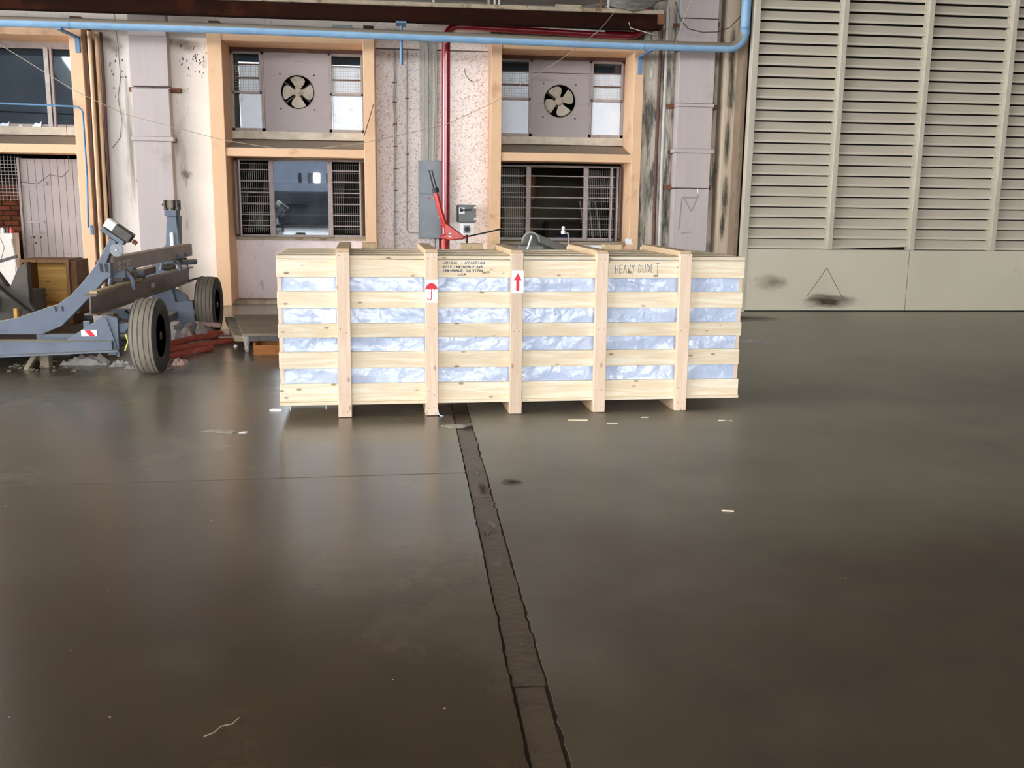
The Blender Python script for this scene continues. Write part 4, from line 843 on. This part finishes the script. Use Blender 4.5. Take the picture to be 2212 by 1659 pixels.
MB().box(-2.86, -2.66, 8.92, 9.02, .19, .33).build('jack_housing', OIL, tr, bev=.008)
# far arm
far0 = [(-2.655, 1.33), (-2.555, 1.33), (-2.53, 1.0), (-2.58, .86), (-2.76, .62), (-3.0, .42), (-3.3, .30), (-6.2, .30), (-6.2, .42), (-3.4, .45), (-3.05, .58), (-2.90, .72), (-2.74, .92), (-2.68, 1.02)]
k_ = 1.066
def fx(x): return x*k_
def fz(z): return 1.55+(z-1.55)*k_
far = [(fx(x), max(.16, fz(z))) for x, z in far0]
MB().prism(far, 12.04, 12.14).build('cradle_arm', TRAIL, tr, bev=.004)
MB().prism([(fx(-2.665), fz(1.33)), (fx(-2.525), fz(1.33)), (fx(-2.54), fz(1.0)), (fx(-2.60), fz(1.0))], 12.15, 12.2).build('arm_rib', TRAIL, tr)
MB().box(fx(-2.625), fx(-2.585), 12.01, 12.042, fz(1.0), fz(1.15)).build('release_lever', WHITE, tr, bev=.008)
MB().box(fx(-2.67), fx(-2.54), 12.0, 12.2, fz(1.33), fz(1.395)).build('head_collar', TRAIL, tr, bev=.005)
for x in (-2.665, -2.58, -2.535): MB().box(fx(x)-.012, fx(x)+.012, 12.02, 12.18, fz(1.395), fz(1.505)).build('clevis_cheek', OIL, tr, bev=.004)
MB().box(fx(-2.65), fx(-2.59), 12.04, 12.16, fz(1.41), fz(1.50)).build('clevis_block', CARTM, tr, bev=.006)
MB().tube([(fx(-2.70), 12.06, fz(1.455)), (fx(-2.51), 12.06, fz(1.455))], .014, 8).build('clevis_pin', OIL, tr)
for x in (-2.655, -2.585, -2.53): MB().lathe((fx(x), 12.0, fz(1.41)), (0, -1, 0), [(0, .018), (.012, .016)], 8).build('clevis_nut', OIL, tr)
MB().prism([(-2.86, .42), (-2.70, .56), (-2.62, .56), (-2.46, .46), (-2.38, .2), (-2.9, .2)], 11.2, 11.24).build('gusset_plate', TRAIL, tr)
MB().prism([(-2.64, .56), (-2.55, .20), (-2.52, .20), (-2.60, .56)], 11.10, 11.2).build('gusset_plate', TRAIL, tr)
MB().box(-6.2, -2.5, 11.25, 11.37, .16, .30).build('main_beam', TRAIL, tr)
# deck and belly
MB().box(-6.2, -2.95, 8.80, 11.2, .16, .19).build('deck_sheet', mat('oily_brown_deck', (92, 72, 52), (70, 54, 40), (52, 42, 34), rough=.6, scale=3, amt=1), tr)
MB().box(-2.60, -2.52, 8.8, 11.3, .22, .30).build('axle_beam', TRAIL, tr, bev=.005)
MB().box(-2.78, -2.62, 8.95, 9.15, .16, .50).build('leg_box', RAIL, tr, bev=.005)
MB().box(-2.56, -2.46, 8.86, 8.98, .30, .46).build('steering_knuckle', OIL, tr, bev=.01)
MB().prism([(-2.56, .44), (-2.40, .46), (-2.46, .38), (-2.56, .30)], 8.76, 8.79).build('knuckle_plate', TRAIL, tr)
MB().tube([(-2.56, 8.8, .34), (-2.38, 8.8, .34)], .05, 12).build('stub_axle', OIL, tr, smooth=True)
MB().tube([(-2.52, 11.46, .33), (-2.38, 11.46, .33)], .05, 12).build('stub_axle', OIL, tr, smooth=True)
MB().tube([(-2.44, 8.70, .36), (-2.42, 8.68, .30), (-2.45, 8.68, .22)], .008, 6).build('cable_tie', mat('yellow_tie', (206, 206, 90), rough=.5), tr)
MB().prism([(-2.54, .40), (-2.36, .42), (-2.34, .12), (-2.5, .12)], 11.0, 11.02).build('mud_flap', TRAIL, tr)
def wheel(x, y, r, wdt, nm):
    prof = []; hw = wdt/2; g = [(-.62, 0), (-.58, 1), (-.54, 0), (-.24, 0), (-.20, 1), (-.16, 0), (.16, 0), (.20, 1), (.24, 0), (.54, 0), (.58, 1), (.62, 0)]
    prof += [(-hw*.80, r*.56), (-hw*.95, r*.66), (-hw, r*.80), (-hw*.93, r*.93), (-hw*.80, r*.975)]
    prof += [(t*hw, r*(.992 if True else 1)-.0035*abs(t)**2*3-(.010 if q else 0)) for t, q in g]
    prof += [(hw*.80, r*.975), (hw*.93, r*.93), (hw, r*.80), (hw*.95, r*.66), (hw*.80, r*.56)]
    o = MB().lathe((x, y, r), (1, 0, 0), prof, 56).build(nm, TYRE, tr, org=(x, y, 0), smooth=True, smooth_ang=35)
    o.data.materials.append(TYRE_SHADE)
    for p in o.data.polygons:
        if abs(p.center.x) > hw*.84: p.material_index = 1
    MB().lathe((x, y, r), (1, 0, 0), [(-hw*.8, r*.565), (-hw*.6, r*.5), (-hw*.2, r*.46), (hw*.25, r*.46), (hw*.55, r*.5), (hw*.8, r*.565)], 32).build('rim', CLUT_B, o, smooth=True)
    MB().lathe((x+hw*.25, y, r), (1, 0, 0), [(0, r*.26), (hw*.3, r*.24), (hw*.5, r*.14), (hw*.6, .03)], 16).build('hub', OIL, o, smooth=True)
    return o
wheel(-2.262, 8.80, .335, .225, 'wheel'); wheel(-2.27, 11.46, .326, .225, 'wheel')

# ------------------------------------------------------------------ things around the trailer
bxo = thing('wooden_box', (-3.8, 10.9, 0), 'open-fronted varnished wooden box standing behind the trailer', 'box')
X0, X1, Z0, Z1, YA, YB = -4.05, -3.555, .36, .875, 10.75, 11.2
MB().box(X0, X1, YB-.02, YB, Z0, Z1).build('back_board', BOXW, bxo)
nb = 4
for k in range(nb): MB().box(X0+.03, X1-.03, YB-.035-.002*(k % 2), YB-.02, Z0+.03+k*(Z1-Z0-.06)/nb+.003, Z0+.03+(k+1)*(Z1-Z0-.06)/nb-.001).build('plank', BOXW, bxo)
MB().box(X0, X0+.03, YA, YB-.02, Z0, Z1).build('side_board', BOXD, bxo)
MB().box(X1-.03, X1, YA, YB-.02, Z0, Z1).build('side_board', BOXD, bxo)
MB().box(X0+.03, X1-.03, YA, YB-.02, Z1-.03, Z1).build('top_board', BOXD, bxo)
MB().box(X0+.03, X1-.03, YA, YB-.02, Z0, Z0+.03).build('bottom_board', BOXW, bxo)
for x in (X0+.02, X1-.06): MB().box(x, x+.05, YA+.05, YB-.05, 0, Z0).build('leg', BOXD, bxo)
MB().box(X1, X1+.06, YA+.05, YB, .3, Z1-.01).build('side_crate', BOXD, bxo)
hd = thing('machine_hood', (-3.8, 10.2, .2), 'dark folded metal hood behind the trailer at the left edge', 'machine')
DKM = mat('dark_oxidised_sheet', (82, 76, 66), (62, 56, 50), (96, 74, 56), rough=.6, scale=6, amt3=.2)
MB().prism([(-3.70, .90), (-3.70, .50), (-3.58, .30), (-4.6, .30), (-4.6, .84), (-4.05, .84), (-3.99, .80), (-3.90, .655), (-3.87, .66), (-3.79, .83)], 10.0, 10.10).build('hood', DKM, hd, bev=.003)
MB().prism([(-4.6, .72), (-4.0, .70), (-3.66, .40), (-3.62, .32), (-4.6, .32)], 9.92, 10.0).build('front_apron', DKM, hd, bev=.01)
MB().tube([(-4.6, 9.82, .58), (-3.94, 9.82, .50)], .085, 16).build('blue_cylinder', mat('dark_blue_paint', (52, 80, 124), (36, 50, 84), rough=.35, scale=4), hd, smooth=True)
MB().box(-3.80, -3.765, 9.84, 9.92, .36, .46).build('brass_fitting', BOXW, hd, bev=.005)
MB().box(-4.5, -3.72, 10.1, 10.5, 0, .60).build('base_frame', OIL, hd)
MB().bar((-4.4, 10.2, .78), (-3.86, 10.2, .94), .03, .03).build('lever', OIL, hd)
# cart behind the crate
ct = thing('low_cart', (-1.4, 10.8, 0), 'low dusty beige platform cart half hidden behind the crate', 'cart')
MB().prism([(-1.66, 9.97), (-.55, 9.97), (-.75, 11.62), (-2.02, 11.62)], .165, .195, 'XY').build('platform', CARTM, ct, bev=.004)
MB().box(-1.60, -.6, 9.975, 10.0, .115, .165).build('front_skirt', OIL, ct)
MB().prism([(-1.75, 10.02), (-1.66, 9.99), (-2.03, 11.6), (-2.12, 11.6)], .11, .17, 'XY').build('side_skirt', CARTM, ct)
for x, y in ((-1.63, 10.02), (-.62, 10.02), (-.80, 11.5)): MB().lathe((x, y, 0), (0, 0, 1), [(0, .016), (.03, .026), (.06, .022), (.165, .05)], 10).build('leg', GREYP, ct)
MB().lathe((-1.95, 11.45, 0), (0, 0, 1), [(0, .016), (.03, .026), (.06, .022), (.165, .05)], 10).build('leg', GREYP, ct)
MB().box(-2.02, -1.86, 10.6, 10.72, .06, .075).build('step', CARTM, ct)
dw = thing('shallow_wooden_tray', (-1.3, 9.9, 0), 'orange wooden drawer lying under the low cart', 'drawer')
MB().box(-1.53, -1.0, 9.80, 9.815, 0, .10).build('front_board', DRAW, dw)
MB().box(-1.53, -1.515, 9.815, 10.2, 0, .12).build('side_board', DRAW, dw)
MB().box(-1.0, -.985, 9.815, 10.2, 0, .10).build('side_board', DRAW, dw)
MB().box(-1.515, -1.0, 10.19, 10.2, 0, .10).build('back_board', DRAW, dw)
MB().box(-1.515, -1.0, 9.815, 10.19, 0, .01).build('base_board', DRAW, dw)
# scrap pipes
def spipe(pts, r, m_, label, ends=True):
    t = thing('scrap_pipe', Vector(pts[0]), label, 'pipe', 'scrap red pipes on the floor')
    MB().tube(pts, r, 12).build('tube', m_, t, smooth=True)
    if ends:
        a, b = Vector(pts[-1]), Vector(pts[-2]); d_ = (a-b).normalized(); MB().tube([a-d_*.07, a+d_*.012], r*1.12, 12).build('pale_end', PALEEND, t, smooth=True)
spipe([(-2.46, 9.85, .035), (-2.10, 10.30, .035), (-1.72, 10.92, .035)], .033, TERRA, 'long faded red pipe reaching under the low cart', False)
spipe([(-2.55, 10.02, .04), (-2.3, 10.6, .05), (-2.02, 11.05, .05)], .036, TERRA, 'faded red pipe with a pale end behind the near wheel')
spipe([(-2.42, 10.75, .036), (-2.24, 11.02, .05), (-1.98, 11.02, .06)], .033, ORANGE, 'brighter orange pipe lying on the heap')
spipe([(-2.30, 10.6, .03), (-2.42, 10.95, .14), (-2.36, 11.1, .16), (-2.12, 11.2, .12)], .027, PALEEND, 'bent pinkish pipe at the top of the heap')
spipe([(-2.30, 9.5, .034), (-2.12, 9.85, .034), (-2.0, 10.1, .034)], .030, TERRA, 'short faded red pipe end nearest the near wheel', False)
# wood chock, plastic sheets, debris
def crumple(cx, cy, sx, sy, h, m_, name, label, cat, seed, n=12):
    mb = MB(); vs = []
    for i in range(n+1):
        for j in range(n+1):
            u, v_ = i/n*2-1, j/n*2-1; e = max(0, 1-max(abs(u), abs(v_))**3)
            q = noise.noise(Vector((u*2.3+seed, v_*2.3, seed))); q2 = noise.noise(Vector((u*5+seed, v_*5, seed+4)))
            vs.append((cx+sx*u*(1+.25*noise.noise(Vector((v_*2, seed, 1)))), cy+sy*v_*(1+.25*noise.noise(Vector((u*2, seed, 5)))), max(.001, e*h*(.5+.9*q+.5*q2))+.001))
    mb.add(vs, [(i*(n+1)+j, (i+1)*(n+1)+j, (i+1)*(n+1)+j+1, i*(n+1)+j+1) for i in range(n) for j in range(n)])
    o = mb.build(name, m_); return tag(o, label, cat)
PLAS = mat('dusty_plastic_sheet', (176, 172, 166), (150, 146, 140), rough=.35, scale=8, spec=.6)
crumple(-2.98, 9.32, .20, .10, .11, PLAS, 'plastic_sheet', 'crumpled grey plastic sheet under the trailer beam', 'plastic', 3.1)
crumple(-2.64, 9.18, .09, .06, .06, PLAS, 'plastic_scrap', 'small crumpled plastic scrap left of the near wheel', 'plastic', 7.7)
crumple(-2.50, 9.05, .06, .05, .04, PLAS, 'plastic_scrap', 'torn plastic bits against the near wheel', 'plastic', 9.2)
crumple(-2.42, 10.95, .26, .34, .20, PLAS, 'plastic_sheet', 'large dusty plastic sheet heaped between the two wheels', 'plastic', 5.2, 16)
crumple(-2.13, 9.28, .06, .09, .07, PALEEND, 'rag', 'small crumpled pale rag right of the near wheel', 'rag', 1.4)
ck = thing('wheel_chock', (-3.40, 9.1, 0), 'grey wooden chock leaning under the trailer beam', 'chock')
MB().obox((-3.37, 9.05, .07), (.5, 0, .8), (0, 1, 0), (-.8, 0, .5), .085, .05, .02).build('block', CONC, ck, bev=.004)
MB().box(-3.33, -3.25, 9.12, 9.22, 0, .15).build('block', CONC, ck, bev=.004)
# floor litter
def flat(name, pts, z, m_, label, cat, curl=None):
    mb = MB().prism(pts, 0.001, z, 'XY')
    if curl: mb.add([(curl[0][0], curl[0][1], .002), (curl[1][0], curl[1][1], .002), (curl[2][0], curl[2][1], .03), (curl[3][0], curl[3][1], .03)], [(0, 1, 2, 3)])
    return tag(mb.build(name, m_), label, cat)
flat('paper_scrap', [(-1.38, 6.52), (-1.17, 6.46), (-1.155, 6.52), (-1.33, 6.585)], .003, PAPER, 'flat grey paper scrap on the floor left of the crate', 'paper')
flat('paper_scrap', [(-1.13, 6.47), (-1.085, 6.46), (-1.07, 6.50), (-1.105, 6.51)], .003, WHITEP, 'tiny white paper scrap beside the grey one', 'paper')
flat('paper_scrap', [(.225, 6.62), (.30, 6.53), (.37, 6.52), (.43, 6.60), (.34, 6.64)], .003, PAPER, 'torn paper with a curled corner on the trench strip', 'paper', [(.37, 6.52), (.43, 6.60), (.455, 6.60), (.40, 6.52)])
for k, (x, y, a, l_) in enumerate(((1.21, 6.73, -.1, .07), (1.44, 6.62, -.05, .04), (1.72, 6.80, .1, .03), (2.28, 6.66, -.2, .05), (1.62, 4.62, -.2, .03))):
    o = MB().obox((x, y, .004), (math.cos(a), math.sin(a), 0), (-math.sin(a), math.cos(a), 0), (0, 0, 1), l_, .005, .003).build('wood_splinter', PINE)
    tag(o, ['longest pale splinter in front of the crate', 'short yellowish splinter in front of the fourth post', 'tiny splinter right of the fourth post', 'thin splinter in front of the last post', 'lone splinter far out on the right floor slab'][k], 'splinter', 'pine splinters on the floor')
o = MB().tube([(-.60, 2.67, .004), (-.575, 2.69, .004), (-.56, 2.725, .004), (-.53, 2.735, .004), (-.515, 2.77, .004)], .0016, 5).build('straw', ROPE); tag(o, 'thin bent pale straw in the near left floor', 'straw')
o = MB().prism([(-1.02, 7.16), (-.93, 7.15), (-.93, 7.19), (-1.0, 7.19)], .001, .012, 'XY').build('plastic_scrap', WHITEP); tag(o, 'small white plastic strip at the lower left corner of the crate', 'plastic')
rg = random.Random(4); mb = MB()
for k in range(45):
    x, y = rg.uniform(-2.5, 3), rg.uniform(2.4, 6.6); s_ = rg.uniform(.0012, .0032); mb.obox((x, y, s_*.6+.0005), (1, rg.random(), 0), (-rg.random(), 1, 0), (0, 0, 1), s_, s_*.7, s_*.5)
for k in range(160):
    x, y = rg.uniform(-3.6, -2.1), rg.uniform(8.9, 9.6); s_ = rg.uniform(.004, .014); mb.obox((x, y, s_*.6+.0005), (1, rg.random(), .2), (-rg.random(), 1, 0), (0, 0, 1), s_, s_*.8, s_*.5)
tag(mb.build('floor_crumbs', mat('grit', (140, 128, 112), (110, 98, 82), rough=.9, scale=30)), 'scattered pale crumbs and grit on the floor', kind='stuff')
o = MB().lathe((-1.80, 10.35, 0), (0, 0, 1), [(0, .02), (.02, .02), (.025, .01)], 10).build('plastic_disc', WHITE); tag(o, 'small white cap beside the red pipes', 'cap')
crumple(3.9, 10.6, .18, .1, .02, PLAS, 'plastic_scrap', 'flat plastic scrap behind the right end of the crate', 'plastic', 2.4)

# ------------------------------------------------------------------ red jack stand, rod and trough behind the crate
js = thing('tow_stand', (.44, 12, 0), 'red steel stand with an angled arm ending in a black fork', 'stand')
MB().tube([(.45, 12, .02), (.45, 12, 1.06)], .036, 14).build('column', RED2, js, smooth=True)
MB().lathe((.45, 12, 0), (0, 0, 1), [(0, .22), (.015, .22), (.03, .05)], 20).build('foot_plate', RED2, js)
MB().tube([(.345, 12, 1.64), (.40, 12, 1.42), (.445, 12, 1.27), (.49, 12, 1.20)], [.030, .034, .036, .036], 14).build('arm', RED2, js, smooth=True)
MB().prism([(.435, 1.29), (.50, 1.25), (.64, 1.155), (.70, 1.10), (.665, 1.075), (.52, 1.06), (.38, 1.085), (.40, 1.11), (.47, 1.14), (.46, 1.20)], 11.96, 12.04).build('knee_plate', RED2, js, bev=.012)
MB().box(.50, .535, 11.955, 11.962, 1.10, 1.115).build('slot', WHITE, js)
MB().box(.50, .535, 11.955, 11.962, 1.135, 1.15).build('slot', WHITE, js)
for s_ in (-1, 1): MB().bar((.345+.018*s_, 12, 1.66), (.283+.017*s_, 12, 1.895), .03, .017, (1, 0, 0)).build('fork_prong', BLACK, js, bev=.003)
MB().tube([(.350, 12, 1.63), (.338, 12, 1.685)], .040, 12).build('fork_collar', BLACK, js)
o = MB().tube([(.70, 12, 1.10), (1.14, 12, 1.20)], .009, 8).build('lever_rod', BLACK); tag(o, 'thin black rod sticking out from the red stand', 'rod')
MB().tube([(.66, 12.0, 1.085), (.72, 12.0, 1.105)], .016, 8).build('rod_socket', RED2, js)
tg = thing('metal_trough', (1.6, 12, 0), 'curved grey half-round trough propped behind the crate', 'trough')
mb = MB(); vs = []; N = 12
for k, (cx, cy, cz) in enumerate(((1.50, 11.9, 1.05), (2.12, 12.5, .80))):
    for i in range(N+1):
        a = PI*i/N; vs.append((cx+.115*math.cos(a), cy, cz+.13*math.sin(a))); 
    for i in range(N+1):
        a = PI*i/N; vs.append((cx+.095*math.cos(a), cy, cz+.11*math.sin(a)))
q = N+1; fs = []
for i in range(N):
    fs += [(i, i+1, 2*q+i+1, 2*q+i), (q+i, 3*q+i, 3*q+i+1, q+i+1), (i, q+i, q+i+1, i+1), (2*q+i, 2*q+i+1, 3*q+i+1, 3*q+i)]
fs += [(0, 2*q, 3*q, q), (q-1, 2*q-1, 4*q-1, 3*q-1)]
mb.add(vs, fs).build('half_pipe', mat('galvanised_grey', (160, 160, 152), (144, 144, 136), rough=.5, scale=5), tg, smooth=True)
MB().tube([(1.455, 11.88, .95), (1.51, 11.88, 1.13)], .012, 8).build('white_strap', WHITE, tg)
MB().box(1.40, 1.65, 11.9, 12.3, 0, 1.0).build('pedestal', GREYD, tg)
ty = thing('sheet_tray', (2.7, 14.0, 0), 'flat grey sheet metal tray in front of the right window sill', 'tray')
MB().box(2.30, 3.05, 13.9, 14.2, .88, .90).build('tray', GREYB, ty)
MB().box(2.30, 3.05, 13.88, 13.905, .88, .93).build('rim', WHITE, ty)
MB().box(2.4, 2.95, 13.95, 14.15, 0, .88).build('cabinet_body', GREYD, ty, bev=.01)
fa = thing('drinking_tap', (2.3, 14.1, .9), 'white topped tap standing on a thin pipe in front of the window', 'tap')
MB().tube([(2.33, 14.1, .90), (2.33, 14.1, 1.06), (2.31, 14.1, 1.10)], .012, 8).build('stem', GREYP, fa, smooth=True)
MB().lathe((2.25, 14.1, 1.08), (0, 0, 1), [(0, .03), (.03, .035), (.06, .02), (.09, .026), (.11, .018)], 14).build('white_knob', WHITE, fa, smooth=True)
MB().bar((2.25, 14.1, 1.10), (2.33, 14.1, 1.09), .014, .014).build('spout', GREYP, fa)
# paint splat on the right pilaster
o = MB().prism([(3.24, .94), (3.23, 1.0), (3.27, 1.02), (3.30, 1.0), (3.34, 1.01), (3.33, .96), (3.36, .93), (3.30, .92)], 14.385, 14.399).build('paper_scrap', WHITE); tag(o, 'white torn sticker at the foot of the right peach pilaster', 'paper')
# things inside the right room
dk = thing('gas_bottle', (1.98, 16.2, .6), 'tall rusty brown cylinder inside the right room', 'cylinder')
MB().lathe((2.02, 16.3, .6), (0, 0, 1), [(0, .09), (.5, .09), (.55, .05), (.9, .05), (.95, .10), (1.35, .10), (1.4, .05)], 16).build('body', RUST, dk, smooth=True)
o = MB().box(1.55, 1.85, 16.0, 16.4, .6, 1.45).build('tool_cupboard', mat('olive_cupboard', (104, 100, 66), (88, 84, 54), rough=.7), bev=.01); tag(o, 'olive cupboard inside the right room', 'cupboard')
o = MB().box(2.25, 2.85, 15.9, 16.4, .6, 1.22).build('covered_bench', BLACKM, bev=.05); tag(o, 'black covered bench inside the right room', 'bench')
crumple(2.55, 15.75, .20, .08, .16, CLUT_B, 'blue_cloth', 'blue-grey cloth heap behind the right window', 'cloth', 6.6).location.z += .9
ld = thing('step_ladder', (3.1, 15.8, .6), 'thin yellow-brown stepladder inside the right room', 'ladder')
for a, b in (((2.92, 15.7, .6), (2.80, 15.9, 1.55)), ((3.05, 15.7, .6), (2.95, 15.9, 1.55)), ((3.2, 15.7, .6), (3.05, 15.9, 1.55))): MB().bar(a, b, .015, .015).build('rail', ROPE, ld)
o = MB().lathe((-2.27, 15.9, 1.02), (0, 0, 1), [(0, .05), (.05, .11), (.16, .12), (.24, .08)], 16).build('helmet', mat('dull_green', (80, 88, 70), rough=.6), smooth=True); tag(o, 'dull green rounded pot inside the lower left window', 'pot')
